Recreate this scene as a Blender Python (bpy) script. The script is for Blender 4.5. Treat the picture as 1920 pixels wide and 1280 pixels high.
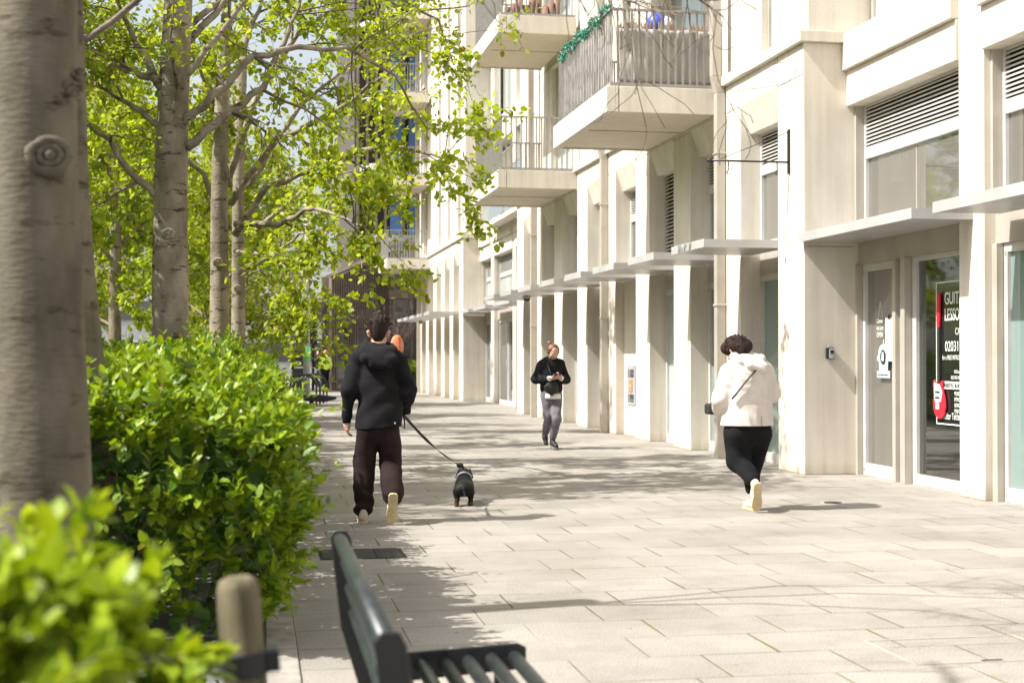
import bpy, math, random
import numpy as np
from mathutils import Vector, Matrix, noise

# ------------------------------------------------------------------ camera, sky, sun, exposure
S = bpy.context.scene
for o in list(bpy.data.objects): bpy.data.objects.remove(o)
COL = S.collection
TH = math.radians(10.2); ST, CT = math.sin(TH), math.cos(TH); FP = 2667.0; CH = 1.4
cam_d = bpy.data.cameras.new('camera'); cam = bpy.data.objects.new('camera', cam_d); COL.objects.link(cam)
cam.location = (0, 0, CH)
cam.rotation_euler = (math.radians(90.62), 0, -TH)
cam_d.lens = 50; cam_d.sensor_width = 36; cam_d.clip_start = .05; cam_d.clip_end = 2000
cam_d.dof.use_dof = True; cam_d.dof.focus_distance = 13.5; cam_d.dof.aperture_fstop = 2.9
S.camera = cam
S.render.resolution_x, S.render.resolution_y = 1024, 682
EL = math.radians(49); AZ = Vector((.99, .14, 0)).normalized()
sdir = Vector((AZ.x*math.cos(EL), AZ.y*math.cos(EL), -math.sin(EL)))
W = bpy.data.worlds.new('World'); S.world = W; W.use_nodes = True
wn = W.node_tree; wn.nodes.clear()
sky = wn.nodes.new('ShaderNodeTexSky'); sky.sky_type = 'NISHITA'; sky.sun_disc = False
sky.sun_elevation = EL; sky.sun_rotation = math.atan2(-AZ.x, -AZ.y); sky.dust_density = 3.5; sky.air_density = 1.2; sky.ozone_density = .6
bg = wn.nodes.new('ShaderNodeBackground'); bg.inputs[1].default_value = .12
wo = wn.nodes.new('ShaderNodeOutputWorld')
hsv = wn.nodes.new('ShaderNodeHueSaturation'); hsv.inputs['Saturation'].default_value = .45
wn.links.new(sky.outputs[0], hsv.inputs['Color']); wn.links.new(hsv.outputs[0], bg.inputs[0]); wn.links.new(bg.outputs[0], wo.inputs[0])
sl = bpy.data.lights.new('sun', 'SUN'); sl.energy = 5.0; sl.angle = math.radians(.6); sl.color = (1, .97, .925)
so = bpy.data.objects.new('sun', sl); COL.objects.link(so); so.rotation_euler = sdir.to_track_quat('-Z', 'Y').to_euler(); so.location = (-30, -5, 35)
S.view_settings.view_transform = 'Standard'; S.view_settings.look = 'None'; S.view_settings.gamma = 1
S.view_settings.exposure = .88
S.render.engine = 'CYCLES'
S.cycles.max_bounces = 8; S.cycles.diffuse_bounces = 4; S.cycles.transparent_max_bounces = 12; S.cycles.glossy_bounces = 4

def P(px, py, d):
    lat = (px-960)/FP*d
    return Vector((d*ST+lat*CT, d*CT-lat*ST, CH+(669-py)/FP*d))

# ------------------------------------------------------------------ materials
def newmat(name):
    m = bpy.data.materials.new(name); m.use_nodes = True
    nt = m.node_tree; b = nt.nodes['Principled BSDF']; return m, nt, b
def N(nt, t, **kw):
    n = nt.nodes.new(t)
    for k, v in kw.items():
        if k.startswith('i_'):
            k2 = k[2:]; n.inputs[int(k2) if k2.isdigit() else k2].default_value = v
        else: setattr(n, k, v)
    return n
def L(nt, a, b): nt.links.new(a, b)
def ramp(nt, fac, stops):
    r = N(nt, 'ShaderNodeValToRGB'); e = r.color_ramp.elements
    while len(e) < len(stops): e.new(.5)
    for i, (p, c) in enumerate(stops): e[i].position = p; e[i].color = (*c, 1)
    L(nt, fac, r.inputs[0]); return r.outputs[0]
def coords(nt, scale=(1, 1, 1), obj=True):
    tc = N(nt, 'ShaderNodeTexCoord'); mp = N(nt, 'ShaderNodeMapping'); mp.inputs['Scale'].default_value = scale
    L(nt, tc.outputs['Object'], mp.inputs[0]); return mp.outputs[0]
def gcoords(nt, scale=(1, 1, 1)):
    g = N(nt, 'ShaderNodeNewGeometry'); mp = N(nt, 'ShaderNodeMapping'); mp.inputs['Scale'].default_value = scale
    L(nt, g.outputs['Position'], mp.inputs[0]); return mp.outputs[0]
def noisy(name, c1, c2, scale=4, rough=.7, bump=.0, bscale=60, stretch=(1, 1, 1), metal=0, spec=.5, detail=6, world=False, lo=.35, hi=.65, sheen=0):
    m, nt, b = newmat(name)
    co = (gcoords if world else coords)(nt, stretch)
    n = N(nt, 'ShaderNodeTexNoise', i_Scale=scale, i_Detail=detail); L(nt, co, n.inputs['Vector'])
    L(nt, ramp(nt, n.outputs[0], [(lo, c1), (hi, c2)]), b.inputs['Base Color'])
    b.inputs['Roughness'].default_value = rough; b.inputs['Metallic'].default_value = metal
    b.inputs['Specular IOR Level'].default_value = spec
    if sheen: b.inputs['Sheen Weight'].default_value = sheen
    if bump:
        n2 = N(nt, 'ShaderNodeTexNoise', i_Scale=bscale, i_Detail=4); L(nt, co, n2.inputs['Vector'])
        bp = N(nt, 'ShaderNodeBump', i_Strength=bump, i_Distance=.01); L(nt, n2.outputs[0], bp.inputs['Height']); L(nt, bp.outputs[0], b.inputs['Normal'])
    return m
def concrete(name, c1, c2, joints=False):
    m, nt, b = newmat(name)
    co = gcoords(nt)
    n1 = N(nt, 'ShaderNodeTexNoise', i_Scale=.9, i_Detail=8, i_Roughness=.6); L(nt, co, n1.inputs['Vector'])
    co2 = gcoords(nt, (5, 5, .35))
    n2 = N(nt, 'ShaderNodeTexNoise', i_Scale=1.6, i_Detail=6); L(nt, co2, n2.inputs['Vector'])
    n3 = N(nt, 'ShaderNodeTexNoise', i_Scale=45, i_Detail=4); L(nt, co, n3.inputs['Vector'])
    mx = N(nt, 'ShaderNodeMath', operation='MULTIPLY_ADD', i_1=.45); L(nt, n2.outputs[0], mx.inputs[0])
    ml = N(nt, 'ShaderNodeMath', operation='MULTIPLY', i_1=.55); L(nt, n1.outputs[0], ml.inputs[0]); L(nt, ml.outputs[0], mx.inputs[2])
    base = ramp(nt, mx.outputs[0], [(.34, c1), (.62, c2)])
    mm = N(nt, 'ShaderNodeMix', data_type='RGBA', blend_type='MULTIPLY'); mm.inputs[0].default_value = .35
    L(nt, base, mm.inputs[6]); L(nt, ramp(nt, n3.outputs[0], [(.3, (.82, .8, .78)), (.5, (1, 1, 1))]), mm.inputs[7])
    # grime that gathers just above the paving
    sp = N(nt, 'ShaderNodeSeparateXYZ'); g = N(nt, 'ShaderNodeNewGeometry'); L(nt, g.outputs['Position'], sp.inputs[0])
    ad = N(nt, 'ShaderNodeMath', operation='MULTIPLY_ADD', i_1=.35); L(nt, n2.outputs[0], ad.inputs[0]); L(nt, sp.outputs[2], ad.inputs[2])
    mg = N(nt, 'ShaderNodeMix', data_type='RGBA', blend_type='MULTIPLY'); mg.inputs[0].default_value = 1
    L(nt, mm.outputs[2], mg.inputs[6]); L(nt, ramp(nt, ad.outputs[0], [(.12, (.72, .68, .6)), (.32, (1, 1, 1))]), mg.inputs[7])
    L(nt, mg.outputs[2], b.inputs['Base Color']); b.inputs['Roughness'].default_value = .75; b.inputs['Specular IOR Level'].default_value = .3
    bp = N(nt, 'ShaderNodeBump', i_Strength=.12, i_Distance=.01); L(nt, n3.outputs[0], bp.inputs['Height']); L(nt, bp.outputs[0], b.inputs['Normal'])
    return m
def leafmat(name, c1, c2, trans=.35, rough=.45):
    m, nt, b = newmat(name)
    g = N(nt, 'ShaderNodeNewGeometry')
    mid_ = tuple((a+b)*.5 for a, b in zip(c1, c2)); c = ramp(nt, g.outputs['Random Per Island'], [(0, (c1[0]*1.6+.02, c1[1]*.75, c1[2])), (.03, c1), (.5, mid_), (1, c2)])
    L(nt, c, b.inputs['Base Color']); b.inputs['Roughness'].default_value = rough; b.inputs['Specular IOR Level'].default_value = .4
    tr = N(nt, 'ShaderNodeBsdfTranslucent')
    hs = N(nt, 'ShaderNodeMix', data_type='RGBA', blend_type='MULTIPLY'); hs.inputs[0].default_value = 1; hs.inputs[7].default_value = (1.25, 1.15, .35, 1)
    L(nt, c, hs.inputs[6]); L(nt, hs.outputs[2], tr.inputs[0])
    mx = N(nt, 'ShaderNodeMixShader', i_0=trans); L(nt, b.outputs[0], mx.inputs[1]); L(nt, tr.outputs[0], mx.inputs[2])
    L(nt, mx.outputs[0], nt.nodes['Material Output'].inputs[0]); return m
def glass(name, tint, mirror=.25, clear=.0, rough=.03):
    # reflective pane: glossy coat over a tinted body, partly clear when asked
    m, nt, b = newmat(name)
    fr = N(nt, 'ShaderNodeFresnel', i_IOR=1.5)
    ad = N(nt, 'ShaderNodeMath', operation='ADD', i_1=mirror, use_clamp=True); L(nt, fr.outputs[0], ad.inputs[0])
    gl = N(nt, 'ShaderNodeBsdfGlossy', i_Roughness=rough); gl.inputs[0].default_value = (.95, .97, .96, 1)
    df = N(nt, 'ShaderNodeBsdfDiffuse'); df.inputs[0].default_value = (*tint, 1)
    base = df.outputs[0]
    if clear:
        tp = N(nt, 'ShaderNodeBsdfTransparent'); tp.inputs[0].default_value = (.9, .93, .91, 1)
        m2 = N(nt, 'ShaderNodeMixShader', i_0=clear); L(nt, base, m2.inputs[1]); L(nt, tp.outputs[0], m2.inputs[2]); base = m2.outputs[0]
    mx = N(nt, 'ShaderNodeMixShader'); L(nt, ad.outputs[0], mx.inputs[0]); L(nt, base, mx.inputs[1]); L(nt, gl.outputs[0], mx.inputs[2])
    L(nt, mx.outputs[0], nt.nodes['Material Output'].inputs[0]); return m
def plain(name, c, rough=.5, metal=0, emit=0):
    m = noisy(name, tuple(x*.93 for x in c), tuple(min(1, x*1.05) for x in c), scale=7, rough=rough, metal=metal)
    if emit:
        b = m.node_tree.nodes['Principled BSDF']; b.inputs['Emission Color'].default_value = (*c, 1); b.inputs['Emission Strength'].default_value = emit
    return m

def bark(name, c1, c2, dark, bs=.6):
    m, nt, b = newmat(name)
    co = coords(nt, (1, 1, .45)); n1 = N(nt, 'ShaderNodeTexNoise', i_Scale=6, i_Detail=8); L(nt, co, n1.inputs['Vector'])
    base = ramp(nt, n1.outputs[0], [(.35, c1), (.65, c2)])
    co2 = coords(nt, (1, 1, 3.2)); n2 = N(nt, 'ShaderNodeTexNoise', i_Scale=5, i_Detail=7, i_Roughness=.65); L(nt, co2, n2.inputs['Vector'])
    mx = N(nt, 'ShaderNodeMix', data_type='RGBA'); L(nt, ramp(nt, n2.outputs[0], [(.57, (0, 0, 0)), (.66, (1, 1, 1))]), mx.inputs[0])
    L(nt, base, mx.inputs[6]); mx.inputs[7].default_value = (*dark, 1)
    L(nt, mx.outputs[2], b.inputs['Base Color']); b.inputs['Roughness'].default_value = .85; b.inputs['Specular IOR Level'].default_value = .2
    n3 = N(nt, 'ShaderNodeTexNoise', i_Scale=22, i_Detail=6); L(nt, co2, n3.inputs['Vector'])
    bp = N(nt, 'ShaderNodeBump', i_Strength=bs, i_Distance=.02); L(nt, n3.outputs[0], bp.inputs['Height']); L(nt, bp.outputs[0], b.inputs['Normal'])
    return m

def paving(name):
    m, nt, b = newmat(name)
    g = N(nt, 'ShaderNodeNewGeometry'); sp = N(nt, 'ShaderNodeSeparateXYZ'); L(nt, g.outputs['Position'], sp.inputs[0])
    def M(op, a, bb=None, c=None):
        n = N(nt, 'ShaderNodeMath', operation=op)
        for i, v in enumerate((a, bb, c)):
            if v is None: continue
            if isinstance(v, (int, float)): n.inputs[i].default_value = v
            else: L(nt, v, n.inputs[i])
        return n.outputs[0]
    rowh, wid = .46, .64
    v = M('DIVIDE', sp.outputs[1], rowh); row = M('FLOOR', v); fv = M('SUBTRACT', v, row)
    wn1 = N(nt, 'ShaderNodeTexWhiteNoise', noise_dimensions='1D'); L(nt, row, wn1.inputs['W'])
    offs = M('MULTIPLY_ADD', wn1.outputs['Value'], .35, M('MULTIPLY', row, .5))
    u = M('ADD', M('DIVIDE', sp.outputs[0], wid), offs); cu = M('FLOOR', u); fu = M('SUBTRACT', u, cu)
    du = M('MULTIPLY', M('MINIMUM', fu, M('SUBTRACT', 1, fu)), wid); dv = M('MULTIPLY', M('MINIMUM', fv, M('SUBTRACT', 1, fv)), rowh)
    nz = N(nt, 'ShaderNodeTexNoise', i_Scale=3, i_Detail=5); L(nt, g.outputs['Position'], nz.inputs['Vector'])
    nzw = N(nt, 'ShaderNodeTexNoise', i_Scale=1.1, i_Detail=3); L(nt, g.outputs['Position'], nzw.inputs['Vector'])
    wv = M('MULTIPLY_ADD', nzw.outputs[0], .024, -.0075)
    jd = M('MINIMUM', M('ADD', dv, .0015), du)
    joint = M('LESS_THAN', jd, wv)
    cmb = N(nt, 'ShaderNodeCombineXYZ'); L(nt, cu, cmb.inputs[0]); L(nt, row, cmb.inputs[1])
    wn2 = N(nt, 'ShaderNodeTexWhiteNoise', noise_dimensions='2D'); L(nt, cmb.outputs[0], wn2.inputs['Vector'])
    slab = ramp(nt, wn2.outputs['Value'], [(0, (.262, .245, .221)), (.5, (.284, .266, .241)), (1, (.308, .289, .262))])
    fine = N(nt, 'ShaderNodeTexNoise', i_Scale=110, i_Detail=3); L(nt, g.outputs['Position'], fine.inputs['Vector'])
    big = N(nt, 'ShaderNodeTexNoise', i_Scale=.8, i_Detail=8, i_Roughness=.65); L(nt, g.outputs['Position'], big.inputs['Vector'])
    def mul(a, bb, f=1):
        x = N(nt, 'ShaderNodeMix', data_type='RGBA', blend_type='MULTIPLY'); x.inputs[0].default_value = f; L(nt, a, x.inputs[6]); L(nt, bb, x.inputs[7]); return x.outputs[2]
    c = mul(slab, ramp(nt, fine.outputs[0], [(.32, (.60, .58, .56)), (.62, (1.2, 1.19, 1.17))]), .9)
    c = mul(c, ramp(nt, big.outputs[0], [(.35, (.84, .82, .79)), (.6, (1.05, 1.04, 1.03))]))
    vr = N(nt, 'ShaderNodeTexVoronoi', i_Scale=3.3); L(nt, g.outputs['Position'], vr.inputs['Vector'])
    c = mul(c, ramp(nt, vr.outputs['Distance'], [(.035, (.55, .53, .5)), (.06, (1, 1, 1))]), .7)
    st2 = N(nt, 'ShaderNodeTexNoise', i_Scale=2.3, i_Detail=9, i_Roughness=.75); L(nt, g.outputs['Position'], st2.inputs['Vector'])
    c = mul(c, ramp(nt, st2.outputs[0], [(.3, (.80, .77, .73)), (.5, (1, 1, 1))]), .8)
    moss = ramp(nt, nz.outputs[0], [(.45, (.10, .085, .065)), (.6, (.09, .12, .02))])
    jx = N(nt, 'ShaderNodeMix', data_type='RGBA'); L(nt, joint, jx.inputs[0]); L(nt, c, jx.inputs[6]); L(nt, moss, jx.inputs[7])
    L(nt, jx.outputs[2], b.inputs['Base Color']); b.inputs['Roughness'].default_value = .8; b.inputs['Specular IOR Level'].default_value = .3
    hh = M('MULTIPLY_ADD', fine.outputs[0], .12, M('MINIMUM', M('MULTIPLY', jd, 90), 1))
    bp = N(nt, 'ShaderNodeBump', i_Strength=.35, i_Distance=.006); L(nt, hh, bp.inputs['Height']); L(nt, bp.outputs[0], b.inputs['Normal'])
    return m

MT = {}
MT['conc'] = concrete('pale precast concrete', (.52, .465, .385), (.68, .625, .54))
MT['joint'] = plain('sealant joint', (.16, .14, .115), .8)
MT['soff'] = concrete('cream soffit concrete', (.56, .49, .39), (.66, .59, .48))
MT['pave'] = paving('plaza paving')
MT['alu'] = noisy('light grey aluminium', (.40, .395, .38), (.47, .46, .445), scale=3, rough=.4, metal=.15)
MT['frame'] = noisy('off white window frame', (.46, .445, .41), (.53, .515, .48), scale=3, rough=.4)
MT['taupe'] = noisy('taupe metal', (.40, .365, .31), (.46, .42, .365), scale=3, rough=.45, metal=.2)
MT['rail'] = noisy('grey painted steel', (.24, .225, .205), (.30, .285, .26), scale=8, rough=.45)
MT['louv'] = noisy('louvre metal', (.42, .40, .36), (.5, .48, .44), scale=5, rough=.45, metal=.1)
MT['black'] = plain('black metal', (.012, .012, .013), .4)
MT['dark'] = plain('dark void', (.02, .02, .02), .8)
MT['gl'] = glass('shop glass', (.20, .185, .165), .18, .35)
MT['glc'] = glass('clear shop glass', (.03, .03, .03), .17, .8)
MT['glt'] = glass('teal frosted glass', (.19, .26, .24), .08)
MT['gld'] = glass('dark glass', (.10, .10, .10), .12)
MT['glp'] = glass('pale reflective glass', (.42, .47, .45), .12)
MT['bal_gl'] = glass('balcony glass', (.5, .6, .6), .1, .6)
MT['fabric'] = noisy('weathered canvas', (.40, .36, .33), (.50, .46, .43), scale=5, rough=.9, bump=.8, bscale=4, stretch=(1, 1, 1))
MT['reed'] = noisy('reed screen', (.30, .18, .09), (.52, .38, .24), scale=40, rough=.9, stretch=(1, 1, .05))
MT['bark'] = bark('pale grey bark', (.155, .125, .09), (.32, .27, .205), (.055, .04, .026))
MT['barkd'] = bark('brown branch bark', (.12, .095, .075), (.23, .185, .15), (.05, .04, .03))
MT['barkg'] = bark('smooth green grey bark', (.085, .072, .05), (.175, .148, .108), (.06, .045, .028), .3)
MT['cast'] = noisy('cast iron', (.045, .04, .037), (.08, .072, .066), scale=15, rough=.6)
MT['scar'] = bark('dark scar bark', (.07, .055, .04), (.16, .135, .10), (.04, .03, .02), .5)
MT['twig'] = noisy('dark twig', (.10, .065, .055), (.17, .12, .10), scale=10, rough=.8)
MT['leaf'] = leafmat('young tree leaf', (.17, .25, .015), (.40, .47, .045), .58)
MT['leafh'] = leafmat('hedge leaf', (.08, .17, .008), (.31, .41, .025), .40, .42)
MT['leafd'] = leafmat('inner hedge leaf', (.035, .085, .01), (.08, .16, .02), .2, .4)  # shade of the hedge interior is put into this dark green
MT['leaff'] = leafmat('foreground shrub leaf', (.16, .25, .01), (.36, .45, .025), .4, .4)
MT['soil'] = noisy('bark mulch soil', (.03, .022, .015), (.09, .065, .045), scale=25, rough=.95, bump=.8, bscale=40)
MT['wood'] = noisy('weathered stake wood', (.06, .05, .022), (.19, .155, .09), scale=9, rough=.85, stretch=(3, 3, .3), bump=.4, bscale=30)
MT['bench'] = noisy('dark green painted tube', (.016, .020, .019), (.030, .036, .034), scale=12, rough=.4)
MT['skin'] = noisy('skin', (.50, .28, .20), (.56, .33, .24), scale=15, rough=.5)
MT['skinp'] = noisy('pale skin', (.44, .26, .19), (.50, .31, .23), scale=15, rough=.5)
MT['hairb'] = noisy('black brown hair', (.008, .005, .004), (.035, .018, .014), scale=40, rough=.75, spec=.2, stretch=(1, 1, .25), bump=.9, bscale=90)
MT['hairr'] = noisy('ginger hair', (.085, .030, .012), (.19, .075, .028), scale=30, rough=.45, stretch=(1, 1, .3), bump=.8, bscale=90)
MT['hoodie'] = noisy('black cotton', (.0065, .006, .007), (.012, .011, .012), scale=6, rough=.95, bump=.6, bscale=12, spec=.25)
MT['jumper'] = noisy('charcoal jumper', (.008, .009, .010), (.017, .019, .021), scale=20, rough=.95, spec=.15, bump=.5, bscale=120)
MT['trousb'] = noisy('dark brown twill', (.013, .007, .007), (.026, .014, .013), scale=8, rough=.9, spec=.2, bump=.3, bscale=20)
MT['trousg'] = noisy('grey washed cotton', (.10, .09, .105), (.17, .155, .175), scale=7, rough=.9, bump=.4, bscale=20)
MT['trousk'] = noisy('black trousers', (.005, .005, .006), (.009, .009, .010), scale=8, rough=.9, spec=.2, bump=.3, bscale=20)
MT['jacket'] = noisy('cream rain jacket', (.56, .50, .455), (.65, .59, .545), scale=5, rough=.6, bump=.9, bscale=9, stretch=(1.6, 1, .55))
MT['white'] = plain('white cotton', (.75, .74, .74), .8)
MT['shoe'] = noisy('off white canvas shoe', (.50, .44, .34), (.60, .54, .43), scale=20, rough=.8)
MT['sole'] = noisy('tan rubber sole', (.50, .40, .22), (.58, .47, .28), scale=20, rough=.7)
MT['shoek'] = plain('black trainer', (.012, .012, .012), .5)
MT['orange'] = noisy('orange padded cloth', (.55, .19, .09), (.64, .27, .15), scale=10, rough=.8)
MT['strap'] = noisy('black webbing', (.012, .011, .011), (.022, .02, .02), scale=40, rough=.7)
MT['brown'] = noisy('dark bronze cladding', (.055, .04, .03), (.085, .063, .05), scale=3, rough=.45, metal=.1)
MT['brownl'] = noisy('light bronze fin', (.20, .155, .125), (.26, .21, .17), scale=3, rough=.4, metal=.2)
MT['blue'] = glass('blue curtain glass', (.05, .14, .33), .14)
MT['whiteb'] = noisy('white render', (.6, .6, .58), (.7, .69, .67), scale=2, rough=.8)
MT['brick'] = noisy('red brown brick', (.20, .10, .07), (.30, .17, .12), scale=6, rough=.9)
MT['grass'] = noisy('lawn', (.05, .10, .015), (.10, .17, .03), scale=8, rough=.95, bump=.5, bscale=60)
MT['road'] = noisy('asphalt', (.10, .098, .092), (.16, .155, .15), scale=12, rough=.9, world=True)
MT['kerb'] = noisy('kerb stone', (.22, .20, .175), (.31, .285, .25), scale=10, rough=.85, bump=.2, bscale=60)
MT['yellow'] = plain('yellow panel', (.8, .48, .04), .5)
MT['green'] = plain('pale green band', (.20, .6, .22), .5)
MT['hivis'] = plain('high visibility yellow', (.55, .75, .10), .7)
MT['red'] = plain('guitar red', (.55, .02, .04), .3)
MT['bulb'] = plain('warm fairy light', (1, .75, .4), .4, emit=6)
MT['ink'] = plain('white vinyl lettering', (.62, .66, .58), .6)
MT['inkd'] = plain('dark lettering', (.03, .03, .03), .6)
MT['pale'] = plain('pale blue sticker', (.55, .72, .74), .5)
MT['poster'] = glass('black film', (.015, .015, .015), .10, .0, .06)
MT['lock'] = plain('grey casing', (.35, .36, .38), .4)
MT['signo'] = plain('orange sign', (.75, .22, .07), .5)
MT['tinsel'] = noisy('green tinsel', (.01, .14, .09), (.10, .40, .28), scale=60, rough=.4)
MT['room'] = plain('shop interior wall', (.42, .39, .35), .8)
MT['bluep'] = plain('blue panel', (.05, .08, .5), .4)
MT['brindle'] = noisy('dog coat', (.006, .006, .006), (.014, .012, .011), scale=30, rough=.38, bump=.3, bscale=120)
MT['tan'] = noisy('tan dog fur', (.30, .12, .04), (.42, .18, .07), scale=30, rough=.6)
MT['awn'] = plain('orange awning', (.7, .16, .03), .7)

# ------------------------------------------------------------------ mesh helpers
def tag(o, label=None, cat=None, group=None, kind=None):
    if label: o['label'] = label
    if cat: o['category'] = cat
    if group: o['group'] = group
    if kind: o['kind'] = kind
    return o
def link(name, me, mat=None, parent=None, smooth=False):
    o = bpy.data.objects.new(name, me); COL.objects.link(o)
    if mat is not None: me.materials.append(MT[mat] if isinstance(mat, str) else mat)
    if smooth and len(me.polygons): me.polygons.foreach_set('use_smooth', [True]*len(me.polygons))
    if parent is not None:
        o.parent = parent
        p = parent; off = Matrix.Identity(4)
        if parent.get('_keep'): o.matrix_parent_inverse = Matrix.Identity(4)
    return o
def empty(name, loc=(0, 0, 0), rz=0):
    o = bpy.data.objects.new(name, None); COL.objects.link(o); o.location = loc; o.rotation_euler.z = rz; o.empty_display_size = .2; return o
class MB:
    def __init__(s): s.v = []; s.f = []
    def add(s, vs, fs):
        b = len(s.v); s.v += [tuple(v) for v in vs]; s.f += [tuple(i+b for i in f) for f in fs]; return s
    def box(s, x0, x1, y0, y1, z0, z1):
        return s.add([(x0,y0,z0),(x1,y0,z0),(x1,y1,z0),(x0,y1,z0),(x0,y0,z1),(x1,y0,z1),(x1,y1,z1),(x0,y1,z1)],
                     [(0,3,2,1),(4,5,6,7),(0,1,5,4),(1,2,6,5),(2,3,7,6),(3,0,4,7)])
    def prism(s, poly, axis, a, b):   # poly in the other two axes (x,z) for axis y; (x,y) for z; (y,z) for x
        def pt(p, t): return {'y': (p[0], t, p[1]), 'z': (p[0], p[1], t), 'x': (t, p[0], p[1])}[axis]
        n = len(poly); vs = [pt(p, a) for p in poly]+[pt(p, b) for p in poly]
        fs = [tuple(range(n)), tuple(range(2*n-1, n-1, -1))]+[(i, i+n, (i+1) % n+n, (i+1) % n) for i in range(n)]
        return s.add(vs, fs)
    def tube(s, pts, rad, n=8, cap=True, sq=1.0):
        pts = [Vector(p) for p in pts]; k = len(pts)
        if isinstance(rad, (int, float)): rad = [rad]*k
        t0 = (pts[1]-pts[0]).normalized(); up = Vector((0, 0, 1)) if abs(t0.z) < .9 else Vector((1, 0, 0))
        u = t0.cross(up).normalized(); vs = []
        for i, p in enumerate(pts):
            t = ((pts[min(i+1, k-1)]-pts[max(i-1, 0)])).normalized()
            u = (u-t*u.dot(t)).normalized(); w = t.cross(u)
            for j in range(n):
                a = 2*math.pi*j/n; vs.append(p+(u*math.cos(a)+w*math.sin(a)*sq)*rad[i])
        fs = [(i*n+j, i*n+(j+1) % n, (i+1)*n+(j+1) % n, (i+1)*n+j) for i in range(k-1) for j in range(n)]
        if cap: fs += [tuple(range(n-1, -1, -1)), tuple(range((k-1)*n, k*n))]
        return s.add(vs, fs)
    def cyl(s, x, y, z0, z1, r, n=16): return s.tube([(x, y, z0), (x, y, z1)], r, n)
    def ball(s, c, r, n=10, sc=(1, 1, 1)):
        vs = []; fs = []; m = n//2+1
        for i in range(m+1):
            th = math.pi*i/m
            for j in range(n):
                a = 2*math.pi*j/n; vs.append((c[0]+r*sc[0]*math.sin(th)*math.cos(a), c[1]+r*sc[1]*math.sin(th)*math.sin(a), c[2]+r*sc[2]*math.cos(th)))
        for i in range(m):
            for j in range(n): fs.append((i*n+j, (i+1)*n+j, (i+1)*n+(j+1) % n, i*n+(j+1) % n))
        return s.add(vs, fs)
    def build(s, name, mat, parent=None, smooth=False, bevel=0):
        me = bpy.data.meshes.new(name); me.from_pydata(s.v, [], s.f); me.update()
        o = link(name, me, mat, parent, smooth)
        if bevel:
            md = o.modifiers.new('bevel', 'BEVEL'); md.width = bevel; md.segments = 2; md.limit_method = 'ANGLE'
        return o
def rbox(x0, x1, y0, y1, z0, z1): return MB().box(x0, x1, y0, y1, z0, z1)

def text(s, size, loc, mat, parent, name='lettering', align='LEFT', sx=1.0, bold=0, name_font=None):
    c = bpy.data.curves.new(name, 'FONT'); c.body = s; c.size = size; c.align_x = align; c.extrude = .0012; c.offset = bold
    c.space_character = 1.0
    t = bpy.data.objects.new('tmp', c); COL.objects.link(t)
    bpy.context.view_layer.update()
    me = bpy.data.meshes.new_from_object(t.evaluated_get(bpy.context.evaluated_depsgraph_get()))
    bpy.data.objects.remove(t)
    o = link(name, me, mat, parent)
    R = Matrix(((0, 0, -1), (-1, 0, 0), (0, 1, 0))).to_4x4()
    o.matrix_local = Matrix.Translation(loc) @ R @ Matrix.Diagonal((sx, 1, 1, 1))
    return o

# leaves, vectorised: base points, axis, normal, length
LT = np.array([(0,0,0),(.30,.26,.05),(.34,0,-.02),(.30,-.26,.05),(.72,.2,0),(.74,0,-.06),(.72,-.2,0),(1,0,-.12)])
LF = [(0,2,1),(0,3,2),(1,2,5,4),(2,3,6,5),(4,5,7),(5,6,7)]
def leaf_mesh(name, pos, ax, nr, ln, wid=1.0):
    pos = np.asarray(pos, float); ax = np.asarray(ax, float); nr = np.asarray(nr, float); ln = np.asarray(ln, float)
    ax /= np.linalg.norm(ax, axis=1, keepdims=True)+1e-9
    sd = np.cross(nr, ax); sd /= np.linalg.norm(sd, axis=1, keepdims=True)+1e-9
    nr = np.cross(ax, sd); n = len(pos)
    v = pos[:, None, :]+ln[:, None, None]*(LT[None, :, 0:1]*ax[:, None]+LT[None, :, 1:2]*wid*sd[:, None]+LT[None, :, 2:3]*nr[:, None])
    me = bpy.data.meshes.new(name)
    fl = np.concatenate([np.array(f) for f in LF]); per = len(fl); cnt = np.array([len(f) for f in LF])
    me.vertices.add(n*8); me.vertices.foreach_set('co', v.reshape(-1).astype(np.float32))
    loops = (fl[None]+8*np.arange(n)[:, None]).reshape(-1)
    me.loops.add(n*per); me.loops.foreach_set('vertex_index', loops.astype(np.int32))
    st = np.concatenate([[0], np.cumsum(cnt)[:-1]])
    me.polygons.add(n*len(LF)); me.polygons.foreach_set('loop_start', (st[None]+per*np.arange(n)[:, None]).reshape(-1).astype(np.int32))
    me.polygons.foreach_set('loop_total', np.tile(cnt, n).astype(np.int32))
    me.update(calc_edges=True); me.validate(); return me

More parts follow.
